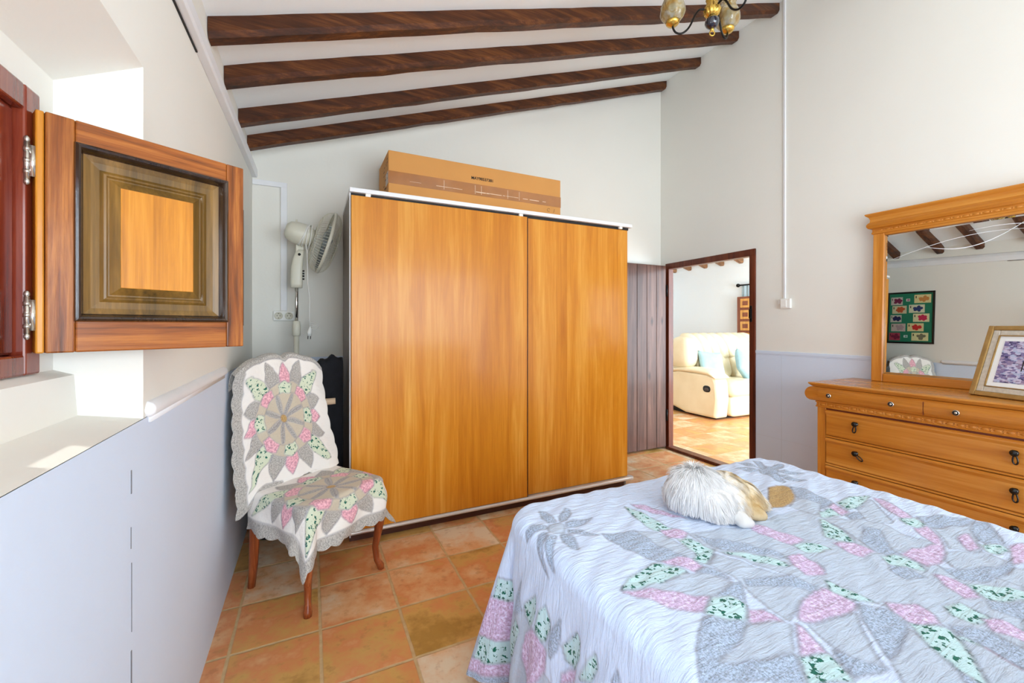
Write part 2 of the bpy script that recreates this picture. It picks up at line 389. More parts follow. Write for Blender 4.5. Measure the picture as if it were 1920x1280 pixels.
# wall behind the camera with a wide opening added to let fill light in
rw = MB(); rw.box(-.70, 0, YN-.15, YN, 0, 4.1); rw.box(3.1, 3.54, YN-.15, YN, 0, 4.1); rw.box(0, 3.1, YN-.15, YN, 2.3, 4.1)
struct(rw.build('wall_rear', M['wall']))
# ceiling of the bedroom (sloping) and of the living room (sloping the other way)
def slab(m, x0, z0, x1, z1, y0, y1, th=.1): m.hexa([(x0,y0,z0),(x1,y0,z1),(x1,y1,z1),(x0,y1,z0)], [(x0,y0,z0+th),(x1,y0,z1+th),(x1,y1,z1+th),(x0,y1,z0+th)])
c = MB(); slab(c, -.75, zc(-.75), XR+.05, zc(XR+.05), YN-.15, 7.5); struct(c.build('ceiling', M['ceil']))
def zl(x): return 3.93 - (x-XO)*(3.93-2.60)/(7.5-XO)
c = MB(); slab(c, XO-.02, zl(XO-.02), 7.8, zl(7.8), 0, 7.5); struct(c.build('ceiling_living_room', M['ceil']))
lw = MB(); lw.box(7.5, 7.7, 0, 7.5, 0, 2.8); struct(lw.build('wall_far', M['wall2']))
lw = MB(); lw.box(XO, 7.5, 7.3, 7.5, 0, 4.1); struct(lw.build('wall_living_end', M['wall2']))
lw = MB(); lw.box(XO, 4.1, 0, .15, 0, 4.1); lw.box(7.3, 7.7, 0, .15, 0, 4.1); lw.box(4.1, 7.3, 0, .15, 2.5, 4.1); struct(lw.build('wall_living_opening', M['wall']))  # unseen opening added here to let light into the living room
bb = MB(); bb.box(7.485, 7.5, .15, 7.3, 0, .08); bb.box(XO, 7.5, 7.285, 7.3, 0, .08); struct(bb.build('baseboard_living', M['tiles']))

# dado rails
def railseg(name, y0, y1, x, r_, sx):
    m = MB(); n = 24; pts = []; rs = []
    L = [0, .15, .4, .7, .9, 1]
    for q in (0, .2, .5, .8, 1): pts.append((x, y0+r_*(q-1)*1., 1.092)); rs.append(max(.0012, r_*math.sin(q*PI/2)))
    k = 12
    for i in range(1, k): pts.append((x, y0+(y1-y0)*i/k, 1.092)); rs.append(r_)
    for q in (1, .8, .5, .2, 0): pts.append((x, y1+r_*(1-q), 1.092)); rs.append(max(.0012, r_*math.sin(q*PI/2)))
    m.tube(pts, rs, 16)
    m.box(x, x+.009, y0, y1, 1.06, 1.092)
    return struct(m.build(name, M['trimw'], smooth=True))
railseg('trim_4', W1+.03, 2.36, XL-.002, .021, 1)
railseg('trim_5', -2.0, W0-.03, XL-.002, .021, 1)
m = MB(); m.box(XR-.010, XR, YN, D0-.001, 1.075, 1.098); m.box(XR-.006, XR, YN, D0-.001, 1.066, 1.076)
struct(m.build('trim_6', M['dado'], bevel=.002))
# crown band on the left wall, running slightly downhill towards the camera
def zcr(y): return 2.345 - (3.45-y)*.040
pf = [(0, 0), (.028, 0), (.032, .012), (.032, .055), (.018, .085), (0, .098)]
m = MB(); m.sweep(pf, (XL, YN, zcr(YN)), (XL, YB, zcr(YB)), (1,0,0), (0,0,1))
struct(m.build('trim_7', M['trimw'], bevel=.002))
m = MB(); m.box(XL+.0005, XL+.004, .9, 1.86, 0, .003)
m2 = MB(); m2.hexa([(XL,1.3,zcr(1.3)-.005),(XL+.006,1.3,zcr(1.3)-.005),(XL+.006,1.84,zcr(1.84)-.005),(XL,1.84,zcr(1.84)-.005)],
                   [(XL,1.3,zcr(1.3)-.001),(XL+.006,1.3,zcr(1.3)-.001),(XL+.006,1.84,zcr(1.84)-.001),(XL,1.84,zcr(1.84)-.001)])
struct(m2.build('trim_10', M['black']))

# ------------------------------------------------------------------ ceiling beams
def beam(name, y_l, y_r, label, group, mat, x0=XL+.002, x1=XR-.002, zfun=zc, w=.085, h=.082, seed=0):
    m = MB(); n = 26; rnd = random.Random(seed)
    rings = []
    for i in range(n+1):
        q = i/n; x = x0+(x1-x0)*q; y = y_l+(y_r-y_l)*q + rnd.uniform(-.003, .003); z = zfun(x)+.004; dz = rnd.uniform(-.003, .003)
        hh = h+dz; a = w/2+rnd.uniform(-.0015, .0015); cc = .020
        rings.append([(x, y-a, z), (x, y-a, z-hh+cc), (x, y-a+cc*.8, z-hh), (x, y+a-cc*.8, z-hh), (x, y+a, z-hh+cc), (x, y+a, z)])
    V = [p for r_ in rings for p in r_]; F = []
    for i in range(n):
        for j in range(6): F.append((i*6+j, i*6+(j+1)%6, (i+1)*6+(j+1)%6, (i+1)*6+j))
    F += [tuple(range(6))[::-1], tuple(n*6+j for j in range(6))]
    m.add(V, F); o = m.build(name, mat)
    return tag(o, label, 'ceiling beam', group)
bl = ['dark brown ceiling beam nearest the back wall, above the wardrobe and box',
      'dark brown ceiling beam, second from the back wall',
      'dark brown ceiling beam, third from the back wall',
      'long dark brown ceiling beam at the top of the picture, passing behind the chandelier shades',
      'dark brown ceiling beam above the chandelier, just over the top edge of the picture',
      'dark brown ceiling beam over the bed, second above the top edge of the picture',
]
by = [(3.21, 3.405), (2.85, 2.965), (2.41, 2.56), (2.065, 2.20), (1.64, 1.76), (1.24, 1.35), (.83, .93), (.42, .5), (.01, .08)]
for i, ((a, b), lb) in enumerate(zip(by, bl)): beam('ceiling_beam', a, b, lb, 'dark beams across the sloping bedroom ceiling', M['beam'], seed=i)
ll = ['pale brown beam in the next room, nearest the doorway hinge side, half hidden by the jamb', 'pale brown beam end in the next room, second from the left in the doorway',
      'pale brown beam end in the middle of the doorway view', 'pale brown beam end in the next room, fourth from the left in the doorway', 'pale brown beam end in the next room, rightmost in the doorway']
for i, y in enumerate([7.08, 6.67, 6.26, 5.86, 5.45]):
    beam('living_room_beam', y, y, ll[i], 'beams of the living room ceiling', M['beam_live'], XO+.002, 7.498, zl, .10, .085, seed=20+i)
# ------------------------------------------------------------------ door opening, frame and the open plank door
dr = empty('door_1', (XR+.05, (D0+D1)/2, 0), 0, kind='structure')
m = MB(); m.box(XR-.012, XO+.006, D0, D0+.055, 0, DZ); m.box(XR-.012, XO+.006, D1-.045, D1, 0, DZ); m.box(XR-.014, XO+.012, D0, D1, DZ-.055, DZ+.004)
m.build('door_frame', M['dframe'], dr, bevel=.004)
MB().box(XR-.03, XO+.02, D0+.02, D1-.02, 0, .028).build('threshold', M['dframe'], dr, bevel=.006)
m = MB()
xe = XR-.03; k = 7; wd = .132
for i in range(k):
    a = xe-(i+1)*wd; m.box(a+.0018, a+wd-.0018, 3.345, 3.372, .025, 1.945-.0*i)
m.box(xe-k*wd+.01, xe-.01, 3.372, 3.388, .30, .42); m.box(xe-k*wd+.01, xe-.01, 3.372, 3.388, 1.5, 1.62)
lf = m.build('door_leaf', M['door'], dr, bevel=.003)
m = MB(); m.box(XR-.016, XR-.004, D0+.028, D0+.05, 1.34, 1.48); m.box(XR-.03, XR-.012, D0+.03, D0+.048, 1.37, 1.45)
m.build('latch_plate', M['iron'], dr, bevel=.003)
for zz in (.30, 1.62):
    MB().tube([(XR-.022, D1-.03, zz), (XR-.022, D1-.03, zz+.12)], .009, 10).build('hinge', M['iron'], dr, smooth=True)

# ------------------------------------------------------------------ window in the left wall
wn = empty('window_1', (XB, .86, FZ0), 0, kind='structure')
m = MB()
m.box(XB-.05, XB+.012, FY1-.05, FY1, FZ0, FZ1); m.box(XB-.05, XB+.012, FY0, FY0+.05, FZ0, FZ1)
m.box(XB-.05, XB+.011, FY0+.05, FY1-.05, FZ1-.05, FZ1); m.box(XB-.05, XB+.011, FY0+.05, FY1-.05, FZ0, FZ0+.04)
m.build('window_frame', M['win'], wn, bevel=.004)
for (a, b, nm) in ((.58, .858, 's'), (.862, 1.142, 's')):
    z0, z1 = FZ0+.04, FZ1-.05; prof = 1
    m = MB()
    for (q0, q1, q2, q3) in ((a, a+.055, z0, z1), (b-.055, b, z0, z1), (a+.055, b-.055, z0, z0+.055), (a+.055, b-.055, z1-.055, z1)):
        m.box(XB-.044, XB-.004, q0, q1, q2, q3)
    # rounded bead round the pane
    for yy in (a+.062, b-.062): m.tube([(XB-.012, yy, z0+.05), (XB-.012, yy, z1-.05)], .012, 12)
    for zz in (z0+.062, z1-.062): m.tube([(XB-.012, a+.055, zz), (XB-.012, b-.055, zz)], .012, 12)
    s = m.build('window_sash', M['win'], wn, smooth=False, bevel=.006)
    g = MB().box(XB-.028, XB-.024, a+.05, b-.05, z0+.05, z1-.05).build('window_pane', M['glass'], s)
    g.location = (0, 0, 0)
# ------------------------------------------------------------------ open shutter leaf
hx, hy = XB+.011, 1.165
sh = empty('window_shutter', (hx, hy, 1.232), 0, 'open brown wooden shutter leaf with a honey-coloured raised centre panel, hinged on the left window', 'shutter')
ang = math.atan2(.205, .333); sh.rotation_euler[2] = ang
SW, SH, ST = .376, .505, .030
sh.location.z = 1.247-.0
SH = .478
MB().box(.013, .055, -ST, 0, 0, SH).build('stile', M['shut'], sh, True, bevel=.003); MB().box(0, .0125, -ST+.003, 0, 0, SH).build('rebate_strip', M['shutp'], sh, True, bevel=.003); MB().box(SW-.041, SW, -ST, 0, 0, SH).build('stile', M['shut'], sh, True, bevel=.003)
MB().box(.055, SW-.041, -ST, -.001, 0, .066).build('rail', M['shuth'], sh, True, bevel=.003); MB().box(.055, SW-.041, -ST, -.001, SH-.048, SH).build('rail', M['shuth'], sh, True, bevel=.003)
a0, a1, c0, c1 = .055, SW-.041, .066, SH-.048
def framebeads(mb, a0, a1, c0, c1, prof):    # mitred moulding: prof = (inset, y) list
    P = []
    for (d, y) in prof: P.append([(a0+d, y, c0+d), (a1-d, y, c0+d), (a1-d, y, c1-d), (a0+d, y, c1-d)])
    V = [p for r_ in P for p in r_]; F = []
    for i in range(len(P)-1):
        for j in range(4): F.append((i*4+j, i*4+(j+1)%4, (i+1)*4+(j+1)%4, (i+1)*4+j))
    mb.add(V, F)
m = MB(); framebeads(m, a0, a1, c0, c1, [(-.002, -ST), (-.001, -ST-.007), (.003, -ST-.010), (.007, -ST-.008), (.010, -ST-.001), (.012, -.020), (.014, -.018)])
m.build('bead_moulding', M['shutk'], sh, True, smooth=False)
m = MB(); framebeads(m, a0, a1, c0, c1, [(.013, -.018), (.026, -.014), (.040, -.013), (.046, -.017), (.050, -.018), (.053, -.014), (.056, -.014), (.072, -.024)])
m.build('field_moulding', M['shutd'], sh, True, smooth=False)
m = MB(); d = .072; m.box(a0+d, a1-d, -.0245, -.006, c0+d, c1-d); m.build('raised_panel', M['shutp'], sh, True, bevel=.001)
m = MB(); m.box(a0-.01, a1+.01, -.010, -.004, c0-.01, c1+.01); m.build('back_board', M['shuth'], sh, True)
for zz in (.075, .375):
    m = MB(); m.tube([(-.010, -ST+.008, zz-.036), (-.010, -ST+.008, zz+.036)], .0046, 12)
    for q in (-.022, .0, .022): m.tube([(-.010, -ST+.008, zz+q-.004), (-.010, -ST+.008, zz+q+.004)], .0056, 12)
    for q in (-1, 1): m.blob((-.010, -ST+.008, zz+q*.041), (.0048, .0048, .007))
    m.box(-.008, .003, -ST+.004, -ST+.012, zz-.03, zz+.03)
    m.build('hinge', M['nickel'], sh, True, smooth=True)

# ------------------------------------------------------------------ cable trunking, sockets, switch
m = MB(); T = .035
m.box(XL+.002, -.154, YB-.020, YB-.0045, 2.295, 2.295+T); m.box(-.194, -.154, YB-.020, YB-.0045, 1.4125, 2.295)
m.build('cable_trunking', M['trimw'], None, bevel=.002)
tag(bpy.data.objects['cable_trunking'], 'white cable trunking running along the back wall and down to the double socket', 'trunking')
so = empty('double_socket', (-.174, YB, 1.377), 0, 'white double wall socket behind the fan pole', 'socket')
m = MB(); m.box(-.241, -.107, YB-.022, YB-.0045, 1.342, 1.412); m.build('socket_box', M['whitepl'], so, bevel=.004)
for xx in (-.207, -.141):
    s = MB().lathe([(.027, 0), (.027, .005), (.022, .006), (.020, .002), (.001, .002)], (xx, YB-.022, 1.377), (0, -1, 0), 24).build('socket_ring', M['cream_pl'], so, smooth=True)
    m = MB()
    for q in (-.009, .009): m.tube([(xx+q, YB-.0242, 1.377), (xx+q, YB-.0262, 1.377)], .0028, 8)
    m.box(xx-.003, xx+.003, YB-.0265, YB-.024, 1.391, 1.395); m.box(xx-.003, xx+.003, YB-.0265, YB-.024, 1.359, 1.363)
    m.build('pin_hole', M['black'], s)
cd = empty('wall_conduit', (XR, 2.115, 1.5), 0, 'thin white vertical conduit on the right wall above the light switch', 'conduit')
MB().box(XR-.010, XR-.0002, 2.107, 2.123, 1.525, 3.93).build('conduit_strip', M['trimw'], cd, bevel=.002)
sw = empty('light_switch', (XR, 2.12, 1.48), 0, 'square white light switch on the right wall beside the doorway', 'switch')
MB().box(XR-.024, XR-.0002, 2.062, 2.140, 1.445, 1.522).build('switch_plate', M['whitepl'], sw, bevel=.004)
MB().box(XR-.031, XR-.0245, 2.088, 2.134, 1.455, 1.512).build('rocker', M['whitepl'], sw, bevel=.003)
m = MB(); m.box(XR-.020, XR-.0002, 2.142, 2.160, 1.478, 1.512)
m.build('side_clip', M['whitepl'], sw, bevel=.002)

# ------------------------------------------------------------------ wardrobe
wd_ = empty('sliding_door_wardrobe', (1.27, 3.0, 0), 0, 'large honey-coloured two-door sliding wardrobe with white top rail', 'wardrobe')
X0, X1, YF, YK, ZT_ = .212, 2.345, 2.735, 3.30, 2.105
def wp(b, name, mat, **k): return boxo(name, mat, b, wd_, **k)
wp((X0, X0+.022, YF, YK, 0, ZT_), 'side_panel', M['wside'], bevel=.002)
wp((X1-.022, X1, YF, YK, 0, ZT_), 'side_panel', M['wside'], bevel=.002)
wp((X0, X1, YK-.008, YK, .05, ZT_), 'back_panel', M['wside'])
wp((X0+.022, X1-.022, YF+.02, YK-.008, .06, .08), 'bottom_panel', M['wside'])
wp((X0-.004, X1+.02, YF-.055, YK, ZT_, ZT_+.026), 'top_rail', M['trimw'], bevel=.003)
wp((X0, X1, YF-.028, YF+.05, ZT_-.02, ZT_), 'top_gap', M['black'])
wp((X0-.002, X0+.004, YF-.03, YF, .03, ZT_), 'edge_strip', M['trimw'])
m = MB()
m.sweep([(0,0),(.052,0),(.060,.008),(.060,.018),(.05,.024),(0,.024)], (X0, YF, .052), (X1+.01, YF, .052), (0,-1,0), (0,0,1))
m.lathe([(.0001,0),(.030,0),(.030,.022),(.0001,.022)], (X1+.012, YF-.030, .053), (0,0,1), 20)
m.build('bottom_track', M['alu'], wd_, smooth=False, bevel=.002)
wp((X0, X1-.03, YF-.012, YF+.01, 0, .052), 'plinth', M['plinth'])
d = empty('sliding_door', (0, 0, 0)); d.parent = wd_; d.location = (-.47, -.30, 0)
bpy.data.objects.remove(d)
def wdoor(x0, x1, y, ea):
    o = MB().box(x0, x1, y, y+.022, .078, ZT_-.018).build('sliding_door', M['ward'], wd_, bevel=.003)
    return o
MB().box(1.402, 1.408, YF-.051, YF-.026, .078, ZT_-.018).build('door_edge_shadow', M['plinth'], wd_)  # dark strip stands in for the shadow line where the doors overlap
d1 = wdoor(X0+.006, 1.402, YF-.050, []); d2 = wdoor(1.366, X1-.004, YF-.024, [])
for xx in (.30, 1.34, 2.24): MB().box(xx, xx+.03, YF-.046, YF-.03, ZT_-.018, ZT_).build('roller_guide', M['whitepl'], wd_)

# ------------------------------------------------------------------ cardboard box on the wardrobe
bx = empty('cardboard_box', (.478, 2.96, ZT_+.026), math.radians(.6), 'long brown cardboard box sealed with tape, lying on top of the wardrobe', 'box')
BL, BD, BH = 1.385, .40, .375
m = MB(); m.box(0, BL, 0, BD, 0, BH); m.build('carton', M['card'], bx, True, bevel=.004)
m = MB(); z0 = .150
m.box(-.0012, BL+.0012, -.0014, -.0002, z0, z0+.085); m.box(-.0014, -.0002, 0, .10, z0, z0+.085); m.box(BL+.0002, BL+.0014, 0, .1, z0, z0+.085)
m.build('packing_tape', M['tape'], bx, True)
m = MB()
for i in range(16):
    x = random.uniform(.1, BL-.15); L = random.uniform(.02, .11); m.box(x, x+L, -.0021, -.0015, z0+.026+random.uniform(-.003, .004), z0+.030)
for x in (.39, .63, .68, .90, 1.0): m.box(x, x+.003, -.0021, -.0015, z0+.01, z0+.075)
m.build('crease_glint', plain('tape_highlight', C(236, 208, 176), .3), bx, True)['kind'] = 'stuff'  # pale strips paint the glints along the tape's creases
def text(s, size, name, mat, parent, loc, rot, ext=.0004):
    cu = bpy.data.curves.new(name, 'FONT'); cu.body = s; cu.size = size; cu.extrude = ext; cu.offset = .0006
    o = bpy.data.objects.new(name+'_tmp', cu); COL.objects.link(o)
    bpy.context.view_layer.update()
    me = bpy.data.meshes.new_from_object(o.evaluated_get(bpy.context.evaluated_depsgraph_get())); bpy.data.objects.remove(o)
    q = bpy.data.objects.new(name, me); me.materials.clear(); me.materials.append(mat); COL.objects.link(q); q.parent = parent; q.location = loc; q.rotation_euler = rot
    return q
text('MAY98537381', .030, 'printed_code', M['ink'], bx, (.60, -.0016, .268), (PI/2, 0, 0))
m = MB(); cpts = [(1.27+.013*math.cos(t_), -.0012, .118+.012*math.sin(t_)) for t_ in np.linspace(.6, 5.6, 14)]
m.tube(cpts, .0011, 6); m.build('pen_mark', M['ink'], bx, True); MB().tube([(1.325, -.0012, .13), (1.320, -.0012, .105), (1.312, -.0012, .10)], .0011, 6).build('pen_mark', M['ink'], bx, True)
m = MB()
for i in range(26): yy = random.uniform(.02, .16); zz = random.uniform(.02, .34); m.box(-.0022, -.0016, yy, yy+random.uniform(.01, .05), zz, zz+.004)
m.build('side_print', M['ink'], bx, True)['kind'] = 'stuff'

# ------------------------------------------------------------------ pedestal fan
fx, fy = -.088, 3.235
fan = empty('pedestal_fan', (fx, fy, 0), 0, 'cream pedestal fan with its head turned to the wardrobe side, cord wound round the motor', 'fan')
MB().lathe([(.19, 0), (.19, .012), (.17, .028), (.08, .045), (.035, .06), (.028, .12)], (fx, fy, 0), (0,0,1), 32).build('fan_base', M['cream_pl'], fan, smooth=True)
MB().lathe([(.0165, .1), (.0165, 1.25)], (fx, fy, 0), (0,0,1), 16).build('lower_pole', M['cream_pl'], fan, smooth=True)
MB().lathe([(.018, 1.235), (.025, 1.24), (.026, 1.30), (.022, 1.335), (.013, 1.34)], (fx, fy, 0), (0,0,1), 16).build('height_collar', M['cream_pl'], fan, smooth=True)
MB().lathe([(.011, 1.33), (.011, 1.60)], (fx, fy, 0), (0,0,1), 14).build('upper_pole', M['chrome'], fan, smooth=True)
m = MB()
secs = [(0, 1.565, .036, .028), (0, 1.59, .038, .030), (.002, 1.70, .037, .032), (.010, 1.76, .033, .030), (.020, 1.80, .029, .024), (.028, 1.825, .024, .020)]
P = []
for (dx, z, a, b) in secs: P.append([(fx+dx+a*math.copysign(abs(math.cos(t_))**.6, math.cos(t_)), fy+b*math.copysign(abs(math.sin(t_))**.6, math.sin(t_)), z) for t_ in np.linspace(0, 2*PI, 21)])
m.grid(P); n_ = len(m.v); m.add(P[0][:-1], [tuple(range(20))]); m.add(P[-1][:-1], [tuple(range(20))])
m.build('control_housing', M['cream_pl'], fan, smooth=True, weld=True)
for zz in (1.625, 1.645, 1.662, 1.68): MB().tube([(fx+.030, fy-.012, zz), (fx+.048, fy-.014, zz)], .006, 8).build('speed_button', M['black'], fan, smooth=True)
MB().tube([(fx+.018, fy-.030, 1.79), (fx+.018, fy+.026, 1.79)], .009, 12).build('tilt_screw', M['metal'], fan, smooth=True)
ax = Vector((.955, .10, -.27)).normalized(); hc = Vector((fx+.184, fy-.02, 1.882))      # grille centre
mot = hc - ax*.190
m = MB(); m.lathe([(.0005, -.072), (.036, -.070), (.060, -.050), (.073, -.01), (.074, .04), (.066, .08), (.056, .105)], mot+Vector((0,0,.0)), ax, 28)
m.build('motor_housing', M['cream_pl'], fan, smooth=True)
MB().tube([mot+Vector((.0, 0, .066)), mot+Vector((0, 0, .088))], .006, 10).build('swing_knob', M['cream_pl'], fan, smooth=True)
m = MB(); m.box(fx-.004, fx+.046, fy-.018, fy+.018, 1.805, 1.885); m.build('neck_joint', M['cream_pl'], fan, bevel=.004)
def ribs(R0, sgn, depth, n, name):
    m = MB(); xx = ax.orthogonal().normalized(); yy = ax.cross(xx)
    for i in range(n):
        th = 2*PI*i/n; d_ = xx*math.cos(th)+yy*math.sin(th); pts = []
        for q in np.linspace(0, 1, 7):
            r_ = .055+(R0-.055)*math.sin(q*PI/2)**.8 if q > 0 else .055
            pts.append(hc + d_*r_ + ax*sgn*depth*math.cos(q*PI/2)**.9)
        m.tube(pts, .0012, 4, cap=False)
    m.lathe([(.0005, depth*sgn), (.055, depth*sgn), (.056, depth*sgn*.96), (.0005, depth*sgn*.94)], hc, ax, 24)
    for rr in (.11, .16):
        q = math.asin(min(1, ((rr-.055)/(R0-.055))**(1/.8)))/(PI/2)
        c_ = hc + ax*sgn*depth*math.cos(q*PI/2)**.9
        m.tube([c_ + xx*math.cos(t_)*rr + yy*math.sin(t_)*rr for t_ in np.linspace(0, 2*PI, 40, endpoint=False)], .0016, 5, closed=True)
    return m.build(name, M['cream_pl'], fan)
RF = .214
ribs(RF, -1, .085, 64, 'rear_grille'); ribs(RF, 1, .070, 64, 'front_grille')
m = MB(); m.lathe([(RF-.003, -.010), (RF+.004, -.010), (RF+.006, 0), (RF+.004, .010), (RF-.003, .010)], hc, ax, 64, cap=False); m.build('rim_band', M['cream_pl'], fan, smooth=True)
m = MB(); xx = ax.orthogonal().normalized(); yy = ax.cross(xx)
for b_ in range(3):
    P = []
    for r_ in np.linspace(.03, .185, 7):
        row = []
        for s_ in np.linspace(-1, 1, 6):
            th = b_*2*PI/3 + s_*.42*(1-.2*(r_/.185)); row.append(hc + xx*math.cos(th)*r_ + yy*math.sin(th)*r_ + ax*s_*.022)
        P.append(row)
    m.grid(P)
m.lathe([(.0005, .03), (.028, .026), (.032, -.02), (.0005, -.022)], hc, ax, 20)
m.build('fan_blade', plain('blade_plastic', C(150, 160, 164), .3), fan, smooth=True)
m = MB()
for k in range(5):
    o_ = mot + ax*(.035+.012*k); rr = .062+.002*k
    tilt = Vector((0,0,1))*.0
    rr += .012; m.tube([o_ + xx*math.cos(t_)*rr + yy*math.sin(t_)*rr + ax*.012*math.sin(t_+k) for t_ in np.linspace(0, 2*PI, 30, endpoint=False)], .0032, 6, closed=True)
s0 = mot+ax*.05+Vector((.01, -.03, -.055))
cp = [s0, s0+Vector((.005, -.01, -.06)), Vector((fx+.068, fy-.035, 1.70)), Vector((fx+.070, fy-.04, 1.60)), Vector((fx+.082, fy-.04, 1.48)), Vector((fx+.080, fy-.04, 1.36)), Vector((fx+.086, fy-.04, 1.27))]
m.tube(cp, .0030, 6); m.build('power_cord', M['whitepl'], fan, smooth=True)
m = MB(); m.tube([(fx+.086, fy-.04, 1.30), (fx+.084, fy-.04, 1.285), (fx+.08, fy-.04, 1.26), (fx+.079, fy-.04, 1.235)], [.006, .010, .016, .013], 12)
pl = m.build('plug', M['whitepl'], fan, smooth=True)
m = MB()
for q in (-.008, .008): m.tube([(fx+.079+q, fy-.04, 1.236), (fx+.078+q, fy-.04, 1.214)], .0024, 8)
m.build('plug_pin', M['metal'], pl, smooth=True).location = (0, 0, 0)
m = MB()
for k in range(3): m.tube([(fx+.086, fy-.045, 1.30+.012*k), (fx+.12, fy-.05, 1.31+.012*k), (fx+.137, fy-.05, 1.295+.012*k), (fx+.12, fy-.05, 1.283+.012*k), (fx+.086, fy-.045, 1.287+.012*k)], .0022, 6)
m.build('cord_tie', M['whitepl'], fan, smooth=True)

# ------------------------------------------------------------------ dark folded armchair behind the quilted chair
ba = empty('dark_armchair', (-.06, 3.0, 0), 0, 'black cloth-draped armchair with one pale wooden arm, squeezed between the quilted chair and the wardrobe', 'armchair')
P = []
for i in range(40):
    u = i/39; x = -.325+.51*u; row = []
    top = .86 + .235*min(1, max(0, (u-.30)/.45))**.7 + .012*math.sin(u*23)+.008*math.sin(u*51+1)
    for j in range(40):
        v = j/39
        if v < .5: q = v/.5; z = .06+(top-.06)*q; y = 2.865+.028*math.sin(x*34+3*q)*(1-.6*q)+.02*q + .01*math.sin(z*22+x*9)
        elif v < .62: q = (v-.5)/.12; z = top+.01*math.sin(q*PI); y = 2.885+.10*q
        else: q = (v-.62)/.38; z = top-(top-.3)*q; y = 2.985
        row.append((x, y, z))
    P.append(row)
m = MB().grid(P); o = m.build('black_cover', M['blkfab'], ba, smooth=True); sd = o.modifiers.new('s', 'SOLIDIFY'); sd.thickness = .006
m = MB(); m.tube([(-.06, 2.82, .838), (.04, 2.80, .842), (.136, 2.79, .846)], [.021, .021, .019], 14); m.build('armrest', M['palewood'], ba, smooth=True)
for xx in (-.30, .155):
    for yy in (2.90, 2.97): MB().box(xx-.015, xx+.015, yy-.012, yy+.012, 0, .36).build('leg', M['palewood'], ba)
MB().box(-.32, .17, 2.895, 2.975, .30, .80).build('back_board', M['blkfab'], ba, bevel=.02)

# ------------------------------------------------------------------ dresser
ds = empty('chest_of_drawers', (3.17, 1.07, 0), 0, 'honey pine chest of drawers with dark drop handles against the right wall', 'chest of drawers')
DY0, DY1, DXF, DXB = .54, 1.60, 2.935, XR-.006
def dp(b, name, mat, **k): return boxo(name, mat, b, ds, **k)
dp((DXF+.012, DXB, DY0, DY1, .08, .80), 'carcass', M['dresv'], bevel=.002)
dp((DXF, DXF+.03, DY1-.048, DY1+.002, .08, .81), 'front_post', M['dresv'], bevel=.006, seg=3)
dp((DXF, DXF+.03, DY0-.002, DY0+.048, .08, .81), 'front_post', M['dresv'], bevel=.006, seg=3)
m = MB(); m.box(DXF-.012, DXB, DY0-.012, DY1+.012, 0, .085); m.build('plinth', M['dres'], ds, bevel=.006)
# top board with a shaped edge
def rim(m, prof, y0, y1, xf, xb):    # prof (out, z) swept round the front and both ends
    V = []; F = []
    for (o_, z) in prof: V += [(xb, y0-o_, z), (xf-o_, y0-o_, z), (xf-o_, y1+o_, z), (xb, y1+o_, z)]
    k = len(prof)
    for i in range(k-1):
        for j in range(3): F.append((i*4+j, i*4+j+1, (i+1)*4+j+1, (i+1)*4+j))
        F.append((i*4+3, i*4, (i+1)*4, (i+1)*4+3))
    F += [(0, 1, 2, 3), tuple((k-1)*4+j for j in range(4))]
    m.add(V, F)
m = MB(); rim(m, [(.018, .914), (.026, .916), (.038, .928), (.044, .934), (.044, .940), (.040, .942)], DY0, DY1, DXF+.02, DXB)
m.build('top', M['dres'], ds)
# pulvinated frieze drawers
arc = [(.001, .826)] + [(.030+.030*math.sin(t_), .870-.044*math.cos(t_)) for t_ in np.linspace(.15, PI-.15, 12)] + [(.001, .914)]
m = MB(); rim(m, [(0, .822)] + [(a*.98, z) for a, z in arc[1:-1]] + [(0, .915)], DY0, DY1, DXF+.026, DXB)
m.build('frieze', M['dres'], ds, smooth=False)
MB().box(DXF-.0355, DXF-.030, 1.069, 1.071, .835, .905).build('drawer_gap', M['dresg'], ds)
for (a, b) in ((.560, 1.0685), (1.0715, 1.580)):
    pr = [(0.03, .828)] + [(.0+(.0325)*math.sin(t_)+.0, .870-.041*math.cos(t_)) for t_ in np.linspace(.25, PI-.25, 12)] + [(.03, .912)]
    V0 = []; prof = [(DXF+.026-.030-.0325*math.sin(t_)-.0012, .870-.042*math.cos(t_)) for t_ in np.linspace(.12, PI-.12, 14)]
    m = MB(); poly = prof + [(DXF+.02, .912), (DXF+.02, .828)]
    m.sweep(poly, (0, a, 0), (0, b, 0), (1,0,0), (0,0,1))
    dw = m.build('top_drawer', M['dres'], ds, bevel=.0015)
    c_ = (a+b)/2
    for yy in ((.63, .94) if a < 1 else (1.20, 1.51)):
        k_ = MB().lathe([(.006, 0), (.006, .008), (.014, .011), (.0145, .015), (.011, .018), (.006, .0175), (.0055, .020), (.0005, .021)], (DXF-.037, yy, .872), (-1, 0, 0), 20).build('knob', M['nickel'], ds, smooth=True)
        k_.parent = dw; k_.location = (0, 0, 0)
        k2 = MB().lathe([(.0115, .0178), (.0105, .0186), (.007, .0184), (.0065, .0176)], (DXF-.037, yy, .872), (-1, 0, 0), 20, cap=False).build('knob_ring', M['iron'], ds, smooth=True)
        k2.parent = dw; k2.location = (0, 0, 0)
